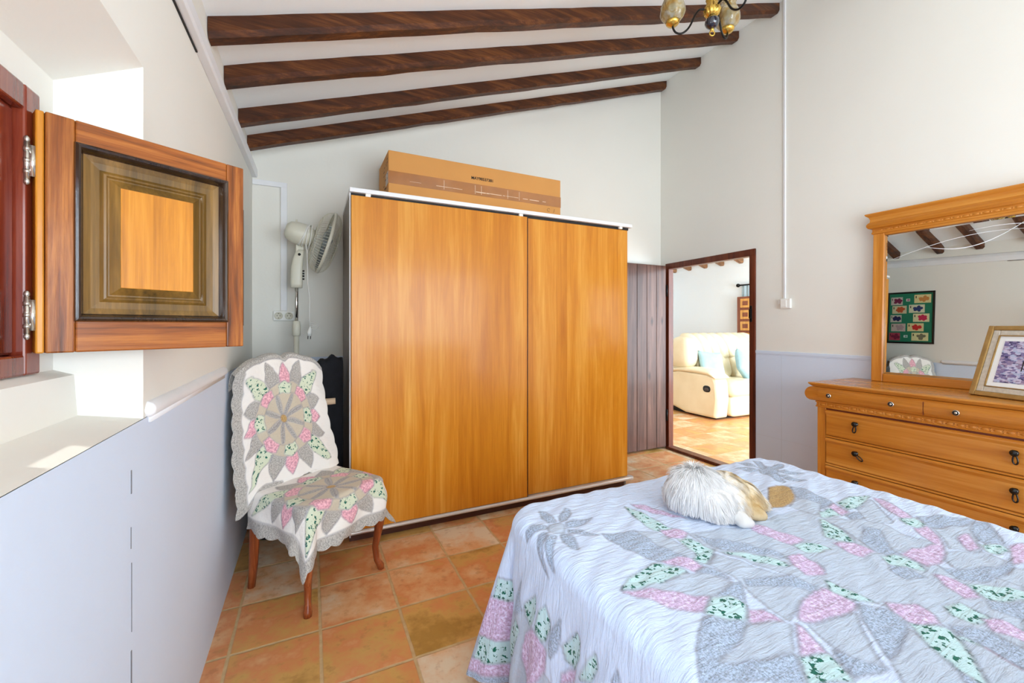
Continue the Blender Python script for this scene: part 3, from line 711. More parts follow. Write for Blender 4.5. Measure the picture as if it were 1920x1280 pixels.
# carved band under the frieze
m = MB(); rim(m, [(.000, .786), (.006, .788), (.008, .794), (.004, .797), (.003, .815), (.007, .818), (.009, .823), (.004, .827), (0, .827)], DY0, DY1, DXF, DXB)
m.build('band_moulding', M['dres'], ds)
m = MB(); y = DY0+.02
while y < DY1-.02:
    m.blob((DXF-.003, y, .806), (.004, .014, .0075), n=12)
    m.blob((DXF-.003, y+.021, .811), (.0035, .004, .0035), n=8); m.blob((DXF-.003, y+.021, .801), (.0035, .004, .0035), n=8)
    y += .042
m.build('carved_beads', M['dres'], ds, smooth=True)
tilts = {(0, 1): (.15, 0), (1, 1): (.75, 0)}
for r_, (z0, z1) in enumerate([(.618, .776), (.444, .602), (.270, .428), (.098, .256)]):
    y0, y1 = DY0+.052, DY1-.052
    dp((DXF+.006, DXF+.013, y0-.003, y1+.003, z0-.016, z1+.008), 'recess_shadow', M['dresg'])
    m = MB(); f0 = DXF-.004
    poly = [(DXF+.02, z0), (f0+.004, z0), (f0, z0+.006), (f0, z1-.030), (f0-.004, z1-.024), (f0-.010, z1-.014), (f0-.010, z1-.006), (f0-.002, z1), (DXF+.02, z1)]
    m.sweep(poly, (0, y0, 0), (0, y1, 0), (1,0,0), (0,0,1))
    dw = m.build('drawer', M['dres'], ds, bevel=.0015)
    MB().sweep([(DXF, z0-.014), (DXF-.006, z0-.011), (DXF-.006, z0-.005), (DXF, z0-.002)], (0, y0-.002, 0), (0, y1+.002, 0), (1,0,0), (0,0,1)).build('drawer_rail', M['dres'], ds)
    for s_, yy in enumerate((1.07-.315, 1.07+.315)):
        zc_ = (z0+z1)/2+.022; sx_ = f0
        m = MB(); m.lathe([(.011, 0), (.011, .003), (.005, .006), (.005, .014), (.014, .019), (.0155, .022), (.012, .026), (.0005, .029)], (sx_, yy, zc_), (-1, 0, 0), 20)
        kb = m.build('handle_boss', M['metal'], ds, smooth=True); kb.parent = dw; kb.location = (0, 0, 0)
        a_ = tilts.get((r_, s_), (.08 if s_ else -.05, 0))[0]
        if r_ == 1 and s_ == 1: a_ = -.85
        R_ = Matrix.Rotation(a_, 3, 'X'); loop = []
        for t_ in np.linspace(0, 2*PI, 24, endpoint=False):
            wv = .011*math.sin(t_)*(.35+.65*(1-math.cos(t_))/2); hv = -.024*(1-math.cos(t_))
            q = R_ @ Vector((0, wv, hv)); loop.append(Vector((sx_-.012, yy, zc_-.004))+q)
        dh = MB().tube(loop, .0034, 8, closed=True).build('drop_pull', M['metal'], ds, smooth=True); dh.parent = dw; dh.location = (0, 0, 0)

# ------------------------------------------------------------------ mirror standing on the dresser
mr = empty('dresser_mirror', (3.352, 1.07, .9425), 0, 'honey wood framed mirror with carved cornice standing on the chest of drawers', 'mirror')
mr.rotation_euler[1] = math.radians(1.75); mr.rotation_euler[2] = .0088
MW = .43; MHT = 1.105     # half width, height; local: x depth (front = -x), y width, z up
def mp(b, name, mat, **k): return MB().box(*b).build(name, mat, mr, True, **k)
mp((0, .030, MW-.062, MW, 0, 1.0), 'frame_stile', M['dresv'], bevel=.006, seg=3); mp((0, .030, -MW, -MW+.062, 0, 1.0), 'frame_stile', M['dresv'], bevel=.006, seg=3)
mp((.0005, .030, -MW+.062, MW-.062, 0, .052), 'frame_rail', M['dres'], bevel=.006, seg=3)
mp((.0005, .030, -MW+.062, MW-.062, .955, 1.0), 'frame_rail', M['dres'], bevel=.004)
def mrim(prof, name, mat):
    m = MB(); V = []; F = []
    for (o_, z) in prof: V += [(.030, -MW-o_, z), (-o_, -MW-o_, z), (-o_, MW+o_, z), (.030, MW+o_, z)]
    k = len(prof)
    for i in range(k-1):
        for j in range(3): F.append((i*4+j, i*4+j+1, (i+1)*4+j+1, (i+1)*4+j))
        F.append((i*4+3, i*4, (i+1)*4, (i+1)*4+3))
    F += [(0, 1, 2, 3), tuple((k-1)*4+j for j in range(4))]
    m.add(V, F); return m.build(name, mat, mr, True)
mrim([(.001, .968), (.006, .972), (.006, .980), (.003, .984), (.003, 1.002), (.008, 1.005), (.020, 1.008), (.027, 1.020), (.027, 1.032), (.020, 1.044), (.014, 1.050), (.012, 1.066), (.018, 1.082), (.030, 1.092), (.034, 1.098), (.034, 1.104), (.03, 1.106)], 'cornice', M['dres'])
m = MB(); y = -MW+.02
while y < MW-.01:
    m.blob((-.0025, y, .992), (.0035, .013, .0065), n=12); m.blob((-.0025, y+.02, .992), (.003, .003, .006), n=8); y += .040
m.build('carved_beads', M['dres'], mr, True, smooth=True)
MB().box(.014, .016, -MW+.06, MW-.06, .05, .957).build('mirror_glass', M['mirror'], mr, True)
# bevelled edge of the glass
m = MB(); g0, g1, h0, h1 = -MW+.060, MW-.060, .050, .957
m.add([(.0138, g0, h0), (.0138, g1, h0), (.0138, g1, h1), (.0138, g0, h1), (.0120, g0+.014, h0+.014), (.0120, g1-.014, h0+.014), (.0120, g1-.014, h1-.014), (.0120, g0+.014, h1-.014)],
      [(0,1,5,4), (1,2,6,5), (2,3,7,6), (3,0,4,7), (4,5,6,7)])
m.build('bevelled_edge', M['mirror'], mr, True)
m = MB()
def etch(fn, n=60, wmax=.0035):
    L = []; R = []
    for i in range(n+1):
        q = i/n; y, z = fn(q); y2, z2 = fn(min(1, q+.01)); y1_, z1_ = fn(max(0, q-.01)); dx, dz = y2-y1_, z2-z1_; l_ = math.hypot(dx, dz) or 1; w_ = wmax*math.sin(PI*q)**.6+.0003
        L.append((.0112, y-dz/l_*w_, z+dx/l_*w_)); R.append((.0112, y+dz/l_*w_, z-dx/l_*w_))
    m.grid([L, R])
# crossing swoosh curves near the top of the glass
etch(lambda q: (.345-.60*q, .785+.115*math.sin(PI*q*.62)-.02*q), wmax=.0010)
etch(lambda q: (.17-.42*q, .845-.05*math.sin(PI*q)+.085*q*q), wmax=.0018)
etch(lambda q: (-.02-.32*q, .905-.03*q+.02*math.sin(PI*q)), wmax=.0010)
m.build('etched_line', M['etch'], mr, True)

# ------------------------------------------------------------------ framed town print leaning on the dresser
fr = empty('framed_print', (3.128, .971, .946), 0, 'gold framed aerial print of a town leaning in front of the mirror', 'framed print')
fr.rotation_euler = Euler((0, 0, 0))
# local x: along the picture to its right edge, z: up the leaning frame, y: into the wall
dirx = Vector((-.06, -.205, 0)).normalized(); back = Vector((.96, -.28, 0)).normalized()
upv = (back*.137+Vector((0,0,.3575))).normalized(); yv = upv.cross(dirx).normalized()
R3 = Matrix((dirx, yv, upv)).transposed()
fr.rotation_euler = R3.to_euler()
FW, FH = .50, .383
def ring(m, a0, a1, c0, c1, w_, y0, y1):
    for b in ((a0, a0+w_, c0, c1), (a1-w_, a1, c0, c1), (a0+w_, a1-w_, c0, c0+w_), (a0+w_, a1-w_, c1-w_, c1)): m.box(b[0], b[1], y0, y1, b[2], b[3])
sgn = 1 if yv.dot(back) > 0 else -1      # +y*sgn = away from the viewer
def Y(a): return a*sgn
def rg(a, b): return (min(Y(a), Y(b)), max(Y(a), Y(b)))
m = MB(); ring(m, 0, FW, 0, FH, .024, *rg(-.004, .016)); m.build('outer_frame', M['gold'], fr, True, bevel=.004)
m = MB(); ring(m, .024, FW-.024, .024, FH-.024, .028, *rg(.001, .014)); m.build('inner_frame', M['silver'], fr, True, bevel=.003)
m = MB(); ring(m, .052, FW-.052, .052, FH-.052, .004, *rg(-.002, .012)); m.build('gilt_slip', M['gold'], fr, True)
m = MB(); m.box(.05, FW-.05, *rg(.006, .010), .05, FH-.05); m.build('mount', M['matw'], fr, True)
tt = NT('town_print'); v = tt.coord((62, 1, 120)); vo = tt.n('ShaderNodeTexVoronoi', feature='F1', distance='CHEBYCHEV'); tt.set(vo, 'Vector', v); tt.set(vo, 'Scale', 1.); tt.set(vo, 'Randomness', 1.)
sv = tt.n('ShaderNodeSeparateColor'); tt.set(sv, 0, vo.outputs['Color'])
col = tt.ramp(tt.math('ADD', tt.math('MULTIPLY', sv.outputs[0], .7), tt.math('MULTIPLY', tt.noise(v, 2.2, 4), .3)), [(.15, C(58, 50, 92)), (.35, C(120, 112, 160)), (.5, C(150, 130, 158)), (.65, C(204, 196, 220)), (.85, C(160, 176, 206))])
mt = tt.out(col, .5)
m = MB(); m.box(.080, FW-.080, *rg(.0045, .0058), .080, FH-.082); m.build('town_picture', mt, fr, True)
m = MB(); m.box(.170, .174, *rg(.0036, .0044), .145, .200); m.build('tower_mark', M['ink'], fr, True)
m = MB(); m.hexa([(.2,Y(.018),.02),(.28,Y(.018),.02),(.28,Y(.022),.02),(.2,Y(.022),.02)], [(.2,Y(.018),.24),(.28,Y(.018),.24),(.28,Y(.022),.24),(.2,Y(.022),.24)]); m.build('easel_back', M['blackf'], fr, True)

# ------------------------------------------------------------------ framed flower cards on the left wall (seen in the mirror)
pc = empty('framed_flower_cards', (XL, 2.68, 1.64), 0, 'black framed green mount holding rows of small flower cards, seen in the mirror', 'framed picture')
PY0, PY1, PZ0, PZ1 = 2.44, 2.925, 1.305, 1.985
m = MB()
for b in ((PY0, PY0+.022, PZ0, PZ1), (PY1-.022, PY1, PZ0, PZ1), (PY0+.022, PY1-.022, PZ0, PZ0+.022), (PY0+.022, PY1-.022, PZ1-.022, PZ1)): m.box(XL+.001, XL+.014, *b)
m.build('frame', M['blackf'], pc, bevel=.003)
MB().box(XL+.001, XL+.008, PY0+.02, PY1-.02, PZ0+.02, PZ1-.02).build('green_mount', M['green'], pc)
cols = {}
def pm(rgb):
    if rgb not in cols: cols[rgb] = plain('card_%d_%d_%d' % rgb, C(*rgb), .6, var=.12, sc=120)
    return cols[rgb]
cy = lambda x: PY0+.022+(745-x)/595*(PY1-PY0-.044); cz = lambda y: PZ1-.022-(y-215)/675*(PZ1-PZ0-.044)
cards = [((175, 340, 262, 372), (196, 186, 176), (116, 22, 66)), ((500, 722, 238, 352), (222, 208, 150), (196, 132, 66)), ((196, 398, 384, 494), (208, 200, 160), (188, 84, 40)),
         ((430, 642, 374, 486), (212, 212, 180), (40, 56, 110)), ((172, 330, 514, 616), (190, 190, 176), (26, 26, 76)), ((490, 705, 500, 612), (222, 216, 170), (196, 40, 80)),
         ((186, 388, 636, 745), (196, 180, 170), (172, 150, 150)), ((415, 634, 632, 742), (220, 206, 150), (200, 40, 34)), ((160, 315, 765, 872), (170, 60, 80), (120, 22, 56)), ((475, 698, 762, 872), (220, 216, 160), (120, 116, 90)),
         ((390, 442, 288, 324), (226, 222, 212), (150, 90, 120)), ((368, 420, 798, 830), (214, 226, 220), (90, 150, 140))]
for i, (b, base, fl) in enumerate(cards):
    y0, y1 = sorted((cy(b[0]), cy(b[1]))); z0, z1 = sorted((cz(b[2]), cz(b[3])))
    ob = MB().box(XL+.0082, XL+.0095, y0, y1, z0, z1).build('flower_card', pm(base), pc)
    m = MB(); yc, zc2 = y0+(y1-y0)*.42, (z0+z1)/2; rr = (z1-z0)*.36; rn = random.Random(i)
    np_ = 5+i % 3
    for k in range(np_):
        a_ = 2*PI*k/np_+rn.random(); m.blob((XL+.0098, yc+math.cos(a_)*rr*.75, zc2+math.sin(a_)*rr*.5), (.0006, rr*.62, rr*.48), n=12, rot=Matrix.Rotation(a_, 3, 'X'))
    fo = m.build('flower', pm(fl), pc); fo.parent = ob; fo.location = (0, 0, 0)
    if i < 10:
        m = MB(); m.box(XL+.0096, XL+.0099, y1-(y1-y0)*.14, y1-(y1-y0)*.08, z1-(z1-z0)*.42, z1-(z1-z0)*.14); so_ = m.build('stamp_mark', M['ink'], pc); so_.parent = ob; so_.location = (0, 0, 0)
# ------------------------------------------------------------------ cloth helpers
def cloth_mesh(name, P, U, pa, pb, mat, parent=None, mask=None):
    a, b = P.shape[:2]
    idx = np.arange(a*b).reshape(a, b)
    q = np.stack([idx[:-1,:-1], idx[1:,:-1], idx[1:,1:], idx[:-1,1:]], -1).reshape(-1, 4)
    if mask is not None:
        mk = mask.reshape(-1); q = q[mk[q].all(axis=1)]
    me = bpy.data.meshes.new(name); me.vertices.add(a*b); me.vertices.foreach_set('co', P.reshape(-1).astype(np.float32))
    me.loops.add(len(q)*4); me.loops.foreach_set('vertex_index', q.reshape(-1).astype(np.int32))
    me.polygons.add(len(q)); me.polygons.foreach_set('loop_start', (np.arange(len(q))*4).astype(np.int32)); me.polygons.foreach_set('loop_total', np.full(len(q), 4, np.int32))
    me.update(calc_edges=True)
    uv = me.uv_layers.new(name='UVMap'); uv.data.foreach_set('uv', U.reshape(-1, 2)[q.reshape(-1)].reshape(-1).astype(np.float32))
    for nm, arr in (('pa', pa), ('pb', pb)):
        at = me.color_attributes.new(nm, 'FLOAT_COLOR', 'POINT')
        col = np.ones((a*b, 4), np.float32); col[:, :3] = arr.reshape(-1, 3); at.data.foreach_set('color', col.reshape(-1))
    me.polygons.foreach_set('use_smooth', [True]*len(me.polygons)); me.materials.append(mat)
    if mask is not None:
        import bmesh
        bm = bmesh.new(); bm.from_mesh(me); bmesh.ops.delete(bm, geom=[v for v in bm.verts if not v.link_faces], context='VERTS'); bm.to_mesh(me); bm.free()
    o = bpy.data.objects.new(name, me); COL.objects.link(o); o.parent = parent
    return o
def weights(ID):      # 0 white, 1 grey, 2 pink, 3 floral, 4 beige, 5 tan ; seams between ids
    K = ID % 10
    pa = np.zeros(ID.shape+(3,)); pb = np.zeros(ID.shape+(3,))
    pa[..., 0] = K == 1; pa[..., 1] = K == 2; pa[..., 2] = K == 3; pb[..., 0] = K == 4; pb[..., 1] = K == 5
    s = np.zeros(ID.shape); d = ID[1:] != ID[:-1]; s[1:][d] = 1; d = ID[:, 1:] != ID[:, :-1]; s[:, 1:][d] = 1
    pb[..., 2] = s
    def blur(A):
        for ax_ in (0, 1): A = .25*np.roll(A, 1, ax_)+.5*A+.25*np.roll(A, -1, ax_)
        return A
    return blur(pa), blur(pb)
def inpoly(X, Y, pts):
    ins = np.zeros(X.shape, bool); n = len(pts)
    for i in range(n):
        x1, y1 = pts[i]; x2, y2 = pts[(i+1) % n]
        if y1 == y2: continue
        c_ = ((y1 > Y) != (y2 > Y)) & (X < (x2-x1)*(Y-y1)/(y2-y1)+x1); ins ^= c_
    return ins
def drape(s, t, x0, x1, y0, y1, ztop, F, R, hemo, flare, equal=True):
    cx = np.clip(s, x0, x1); cy_ = np.clip(t, y0, y1); ex = s-cx; ey = t-cy_
    mm = np.hypot(ex, ey); ms = np.where(mm < 1e-9, 1, mm); nx, ny = ex/ms, ey/ms
    m_ = mm
    if equal:
        mb = np.maximum(abs(ex), abs(ey)); w_ = np.clip((mb-F)/(hemo-F), 0, 1)
        m_ = mm*(1-w_) + mb*w_
    a = np.clip(m_-F, 0, None); ang = np.clip(a/R, 0, PI/2)
    drop = np.clip(a-R*PI/2, 0, None)
    out = np.minimum(m_, F) + R*np.sin(ang) + flare(nx, ny, drop, s, t)
    z = ztop - R*(1-np.cos(ang)) - drop
    return cx+nx*out, cy_+ny*out, z, drop, nx, ny
def medallion(u, v, border=.86, bv=None):     # the star block on the chair covers
    r = np.hypot(u, v); th = np.degrees(np.arctan2(u, v)) % 360
    rb = 1/np.maximum(np.abs(np.cos(np.radians(th)))/(bv or border), np.abs(np.sin(np.radians(th)))/border)
    ID = np.zeros(u.shape, int); k16 = np.round(th/22.5).astype(int) % 16; d16 = (th-np.round(th/22.5)*22.5)
    kinds = np.array([2, 1, 3, 1]*4)
    q = np.clip((r-.50)/np.maximum(rb*.98-.50, .05), 0, 1); hw = np.degrees((.17*(1-q**2.2))/np.maximum(r, .1))*1.0
    pet = (r > .5) & (q < 1) & (np.abs(d16) < np.minimum(hw, 10.6)); ID = np.where(pet, kinds[k16]+10*(k16+1), ID)
    k8 = np.round(th/45).astype(int) % 8; d8 = th-np.round(th/45)*45
    ID = np.where((r > .36) & (r < .60), 4+1000, ID)
    rk = np.array([3, 2]*4)
    blk = (np.abs(d8) < 15) & (r > .42-.0*r) & (r < .62-.06*np.abs(d8)/15); ID = np.where(blk, rk[k8]+10*(k8+30), ID)
    ID = np.where(r <= .42, 4+900, ID)
    e8 = ((th+22.5) % 45)-22.5
    star = (r < .40) & (np.abs(((th) % 45)-22.5) < 15*(1-r/.42)+3); ID = np.where(star, 1+10*(k8+50), ID)
    ID = np.where(r < .07, 5, ID)
    return ID

# ------------------------------------------------------------------ quilted chair
ch = empty('upholstered_chair', (.036, 2.404, 0), math.radians(35.6), 'worn wooden chair with cabriole front legs, covered by patchwork throws', 'chair')
def cleg(pts, rs, sq=True):
    m = MB(); m.tube(pts, rs, 8 if sq else 12); return m
for (sx, lab) in ((-1, None), (1, None)):
    cleg([(sx*.205, -.205, .44), (sx*.212, -.214, .38), (sx*.216, -.220, .30), (sx*.208, -.208, .20), (sx*.200, -.196, .12), (sx*.204, -.202, .05), (sx*.216, -.218, .018), (sx*.218, -.220, .0)],
         [.030, .031, .027, .021, .0165, .015, .019, .017]).build('front_leg', M['legw'], ch, True, smooth=True)
    cleg([(sx*.205, .20, .46), (sx*.207, .205, .3), (sx*.210, .212, .12), (sx*.214, .222, .0)], [.026, .024, .021, .017]).build('rear_leg', M['legw'], ch, True, smooth=True)
m = MB(); m.box(-.225, .225, -.215, -.185, .36, .435); m.box(-.225, .225, .185, .215, .36, .435); m.box(-.225, -.195, -.2, .2, .36, .435); m.box(.195, .225, -.2, .2, .36, .435)
m.build('seat_frame', M['legw'], ch, True, bevel=.005)
MB().blob((0, -.005, .435), (.235, .225, .045), (.35, .3), 32).build('seat', M['uphol'], ch, True, smooth=True)
m = MB(); P = []
for q in np.linspace(0, 1, 16):
    z = .43+q*.64; y = .185+(z-.45)*.13
    hw_ = .188 if q < .75 else .188*math.cos((q-.75)/.25*1.15)
    P.append([(hw_*math.cos(t_), y+.024*math.sin(t_)+.008, z) for t_ in np.linspace(0, 2*PI, 25)])
m.grid(P); m.add(P[-1][:-1], [tuple(range(24))]); m.build('backrest', M['uphol'], ch, True, smooth=True, weld=True)
# throw over the back
nu, nv = 210, 270
uu, vv = np.meshgrid(np.linspace(-1, 1, nu), np.linspace(0, 1.16, nv), indexing='ij')
def sm(x, a, b): q = np.clip((x-a)/(b-a), 0, 1); return q*q*(3-2*q)
top = 1.055 + .085*(1-np.abs(uu)**2.6) - .014*np.exp(-((uu-.06)/.07)**2)
bot = .395 + .098*sm(uu, -.97, -.50) + .01*np.sin(uu*7)
vz = np.clip(vv, 0, 1); z = bot+(top-bot)*vz
lx = -.315 + .035*sm(z, .75, 1.1) + .028*sm(z, .42, .9)*0 ; rx = .246 - .050*sm(z, .58, .85)
lx = lx - .009*np.abs(np.sin(z*PI/.088)); rx = rx + .007*np.abs(np.sin(z*PI/.088))
x = lx + (rx-lx)*(uu+1)/2
z = z + .008*np.abs(np.sin((uu+1)*PI*2.0))*(vv > .9) - .006*np.abs(np.sin((uu+1)*PI*3))*(vz < .05)
y = .158 + (z-.5)*.13 - .004*np.sin(uu*9+z*14) - .006*np.sin(z*21+uu*3)
y = y + .05*np.clip(np.abs(uu)-.75, 0, 1)**1.0*0.8
ovr = np.clip(vv-1, 0, 1)/.16
y = y + .062*np.sin(ovr*PI/2); z = z + .012*np.sin(ovr*PI) - .12*np.clip(ovr-.3, 0, 1)
y = np.where(z < .5, np.minimum(y, .158-.0), y)
vn = (vz-.5)*2
ID = medallion(uu, vn, .82, .94)
ID = np.where((uu < -.83), 1+700, ID); ID = np.where((vv > .972) | ((vn < -.93) & (uu < -.2)), 1+700, ID)
pa, pb = weights(ID)
o = cloth_mesh('back_throw', np.stack([x, y, z], -1), np.stack([uu*.28, vv*.64], -1), pa, pb, M['quiltC'])
sd = o.modifiers.new('s', 'SOLIDIFY'); sd.thickness = .005; sd.offset = 1
o.location = ch.location; o.rotation_euler = ch.rotation_euler
tag(o, 'patchwork throw with a grey scalloped edge hanging over the chair back', 'throw')
# throw over the seat
ov = .185
s_, t_ = np.meshgrid(np.linspace(-.235-.155, .235+.125, 210), np.linspace(-.225-ov, .175, 190), indexing='ij')
def fl(nx, ny, d, s, t):
    corner = np.abs(nx*ny)*2
    return d*(.20 + .10*np.sin((s-t)*26) + .20*corner*(nx < 0))
sx0, sx1 = s_.min(), s_.max(); ty0, ty1 = t_.min(), t_.max()
un = (s_-sx0)/(sx1-sx0)*2-1; vn = (t_-ty0)/(ty1-ty0)*2-1
# scalloped outline
ss = s_ + np.where(un > .9, .010*np.abs(np.sin(t_*PI/.07)), 0) - np.where(un < -.9, .010*np.abs(np.sin(t_*PI/.07)), 0)
t2 = t_ - np.where(vn < -.9, .012*np.abs(np.sin(s_*PI/.07)), 0)
X, Y_, Z, D, _, _ = drape(ss, t2, -.195, .195, -.185, .30, .487, .025, .022, ov, fl, equal=False)
Z = Z + .010*np.exp(-((s_/.16)**2+(t_/.16)**2)) + .002*np.sin(s_*40+t_*22)
# the front left corner is longer than the rest
cf = sm(-un, .2, 1.)*sm(-vn, .3, 1.); Z = Z + .0*cf
ID = medallion(un/1.0, vn/1.0, .86); ID = np.where((np.abs(un) > .87) | (vn < -.87), 1+700, ID)
pa, pb = weights(ID)
o = cloth_mesh('seat_throw', np.stack([X, Y_, Z], -1), np.stack([s_, t_], -1), pa, pb, M['quiltC'])
sd = o.modifiers.new('s', 'SOLIDIFY'); sd.thickness = .005; sd.offset = 1
o.location = ch.location; o.rotation_euler = ch.rotation_euler
tag(o, 'patchwork throw draped over the chair seat with one long corner hanging in front', 'throw')

# ------------------------------------------------------------------ bed
bed = empty('double_bed', (1.41, .48, 0), 0, 'double bed standing in the middle of the room under a patchwork bedspread', 'bed')
BX0, BX1, BY0, BY1 = .70, 2.12, -.52, 1.41
m = MB(); m.box(BX0+.03, BX1-.03, BY0, BY1-.03, .20, .36); m.build('bed_base', M['bedw'], bed, bevel=.01)
MB().blob(((BX0+BX1)/2, (BY0+BY1)/2, .478), ((BX1-BX0)/2, (BY1-BY0)/2, .125), (.16, .10), 48).build('mattress', M['matt'], bed, smooth=True)
for xx in (BX0+.07, BX1-.07):
    for yy in (BY0+.08, BY1-.09): MB().lathe([(.022, 0), (.03, .05), (.038, .14), (.03, .2)], (xx, yy, 0), (0,0,1), 16).build('bed_leg', M['bedw'], bed, smooth=True)
m = MB(); m.box(BX0-.02, BX1+.02, BY0-.06, BY0-.002, .0, 1.05); m.build('headboard', M['bedw'], bed, bevel=.015)
TOP = """B 1119,1002 1345,956 1641,955 1740,768 1613,561 1682,419 1307,326 1294,441 1253,553 1087,632 1177,712 1097,902;H 716,1227 736,1247 764,1246 779,1226 771,1201 751,1182 723,1180 709,1202;G 754,1353 775,1343 775,1290 768,1253 739,1258 739,1303;G 852,1326 863,1316 847,1284 804,1245 779,1248 795,1281;G 790,1230 830,1241 902,1225 845,1199 778,1205;G 777,1197 809,1178 843,1110 802,1138 768,1177;G 734,1174 762,1180 765,1140 735,1068 719,1090 719,1132;G 694,1189 719,1173 675,1124 621,1058 634,1103 661,1153;G 676,1214 702,1209 687,1185 646,1153 589,1089 610,1135 645,1182;G 630,1239 655,1272 690,1277 724,1248 713,1228 667,1234;G 1922,1307 1996,1314 2013,1288 1980,1247 1926,1225 1886,1236 1882,1269;G 1990,1291 2044,1308 2092,1294 2027,1257 1976,1265;G 1971,1251 2021,1235 2060,1177 1970,1204;G 1935,1236 1956,1195 1966,1110 1906,1153;G 1895,1247 1940,1234 1871,1148 1846,1174;G 2004,1390 2027,1370 1969,1301 1936,1300;G 1828,1360 1893,1346 1917,1293 1849,1293;G 1911,1407 1952,1388 1941,1314 1912,1345;F 1066,1254 1079,1233 1101,1139 1098,1074 1107,1040 1083,1036 1029,1065 1035,1148;P 1101,1264 1155,1223 1206,1080 1168,1117 1105,1211;G 1335,1330 1359,1312 1288,1260 1295,1286;B 971,1089 1037,1049 1041,912 1086,874 1021,849 989,895 921,921 906,993;G 854,1113 926,1102 974,1087 974,996 995,901 904,914 867,995;F 1055,987 1096,982 1104,927 1107,891 1066,868 1021,849 1005,881 1036,898 1039,930;P 1054,1066 1103,1050 1125,1007 1070,980 1042,1008;P 911,911 977,910 1005,881 1003,846 958,836 933,873;F 711,855 775,890 838,907 884,915 905,905 940,842 902,835 814,833 733,852;B 718,854 832,832 942,835 988,813 1005,757 942,743 909,740 814,796;G 958,836 1012,841 1024,807 1012,759 1000,797;P 712,852 784,830 842,788 903,740 841,706 790,739 748,801;B 1024,842 1089,873 1125,800 1144,750 1177,698 1191,653 1087,632 996,603 997,653 1022,734 1032,781;G 1054,757 1120,734 1177,712 1198,650 1166,645 1116,689 1034,735;G 919,740 1002,753 1028,746 991,712 966,690 935,722;F 905,737 949,725 965,686 912,648 872,660 836,699 847,708;G 829,696 909,646 873,623 823,604 756,596 769,582 843,553 912,539 889,517 857,484 670,573 730,632 779,668;B 904,640 985,608 988,593 942,564 913,542 831,556 739,589 843,612;P 954,674 981,656 987,607 909,642;F 1111,876 1140,862 1201,820 1229,759 1218,734 1183,760 1154,804;P 1345,956 1378,941 1404,866 1416,811 1380,802 1344,805 1322,867 1326,924;G 1129,990 1168,940 1229,874 1265,789 1250,764 1206,824 1121,884 1124,924;F 1341,803 1402,799 1435,741 1373,738 1339,763;P 1265,773 1315,765 1312,719 1290,686 1266,670 1221,696 1231,737;G 1825,1136 1864,1084 1821,937 1732,921 1653,924 1718,970 1755,1037 1840,1109;T 1737,1138 1799,1142 1829,1134 1828,1102 1764,1044 1684,1003 1611,995 1534,1006;B 1744,1030 1764,948 1670,906 1633,895 1641,955 1629,986;F 1670,906 1750,913 1730,863 1743,857 1628,874;P 1757,920 1816,934 1770,858 1721,858;F 1833,932 1951,932 2025,908 1950,887 1819,860 1787,870;B 1819,855 1979,884 1873,795 1822,750 1740,768 1754,805;G 1738,855 1801,843 1757,804 1706,815;F 1612,873 1627,866 1598,794 1545,731 1504,762 1503,800;P 1480,762 1538,734 1534,677 1470,675 1455,708;B 1627,866 1725,824 1773,752 1752,700 1756,623 1621,636 1611,657 1534,677 1569,742 1611,808;G 1693,777 1715,742 1599,663 1588,635 1534,677 1568,731;P 2008,893 2022,875 1954,766 1914,729 1872,749 1909,802;F 1859,751 1930,735 1896,693 1840,686 1829,717;P 1819,696 1889,684 1819,630 1764,601 1707,578 1638,564 1575,570 1586,598 1595,638 1648,640 1755,620 1784,665;F 1523,659 1574,648 1583,596 1548,563 1524,597 1493,627;G 1493,627 1520,596 1515,551 1444,566 1454,607;G 1946,736 2035,708 2121,639 2019,634 1890,671 1896,693;B 1885,669 2017,631 2100,640 1983,610 1884,562 1824,539 1758,587 1828,625;P 1869,606 1949,606 1843,547 1801,560;G 2098,636 2125,615 2036,565 1958,527 1897,549 1907,569 1983,610;F 1879,557 1950,527 1901,502 1837,509 1830,529;B 1730,584 1820,537 1818,494 1791,476 1698,491 1636,535 1667,566;G 1610,562 1638,525 1777,482 1873,489 1785,464 1677,460 1617,473 1576,505;P 1961,518 2029,500 1854,452 1803,470;P 1544,548 1567,513 1556,479 1514,449 1474,463 1496,505;F 1562,489 1610,466 1654,403 1606,391 1516,438;G 1513,438 1590,388 1503,366 1468,416;F 1391,476 1442,462 1432,414 1417,400 1362,415 1359,449;P 1408,416 1440,391 1438,350 1383,337 1368,387;P 1276,542 1335,503 1318,463 1290,445 1240,467 1240,486 1252,521;F 1241,660 1247,644 1246,595 1259,554 1215,569 1200,620;P 1053,616 1103,635 1166,645 1203,640 1210,601 1202,566 1174,556 1116,565 1024,584 1019,597;B 1025,579 1166,551 1115,517 1059,467 1040,446 994,475 1003,518;P 1006,594 1005,579 986,535 975,512 914,531;F 912,531 976,510 962,483 941,447 854,482;G 995,514 1002,479 1035,448 1038,432 949,450 967,480;G 1206,564 1252,531 1240,486 1198,469 1122,453 1061,443 1104,487 1149,530;B 1214,470 1178,418 1144,367 1116,347 1011,397 1060,439 1127,451;F 1237,482 1259,456 1294,432 1264,405 1224,373 1152,330 1145,339 1149,369 1182,428;G 1312,438 1365,395 1338,326 1264,308 1286,372 1288,413;B 1277,408 1279,370 1261,307 1220,297 1156,327 1226,372"""
KN = dict(G=1, P=2, F=3, B=4, T=5, H=4)
polys = []
for e in TOP.split(';'):
    k_, r_ = e.split(' ', 1); polys.append((KN[k_], [tuple(int(q)/1000 for q in c_.split(',')) for c_ in r_.split(' ')]))
st = .0038; Tm = .69; F_, R_ = .085, .05; cx0, cx1, cy0, cy1 = .78, 2.025, -.50, 1.325; ZB = .622
sv = np.arange(cx0-Tm, cx1+Tm, st); tv = np.arange(cy0, cy1+Tm, st)
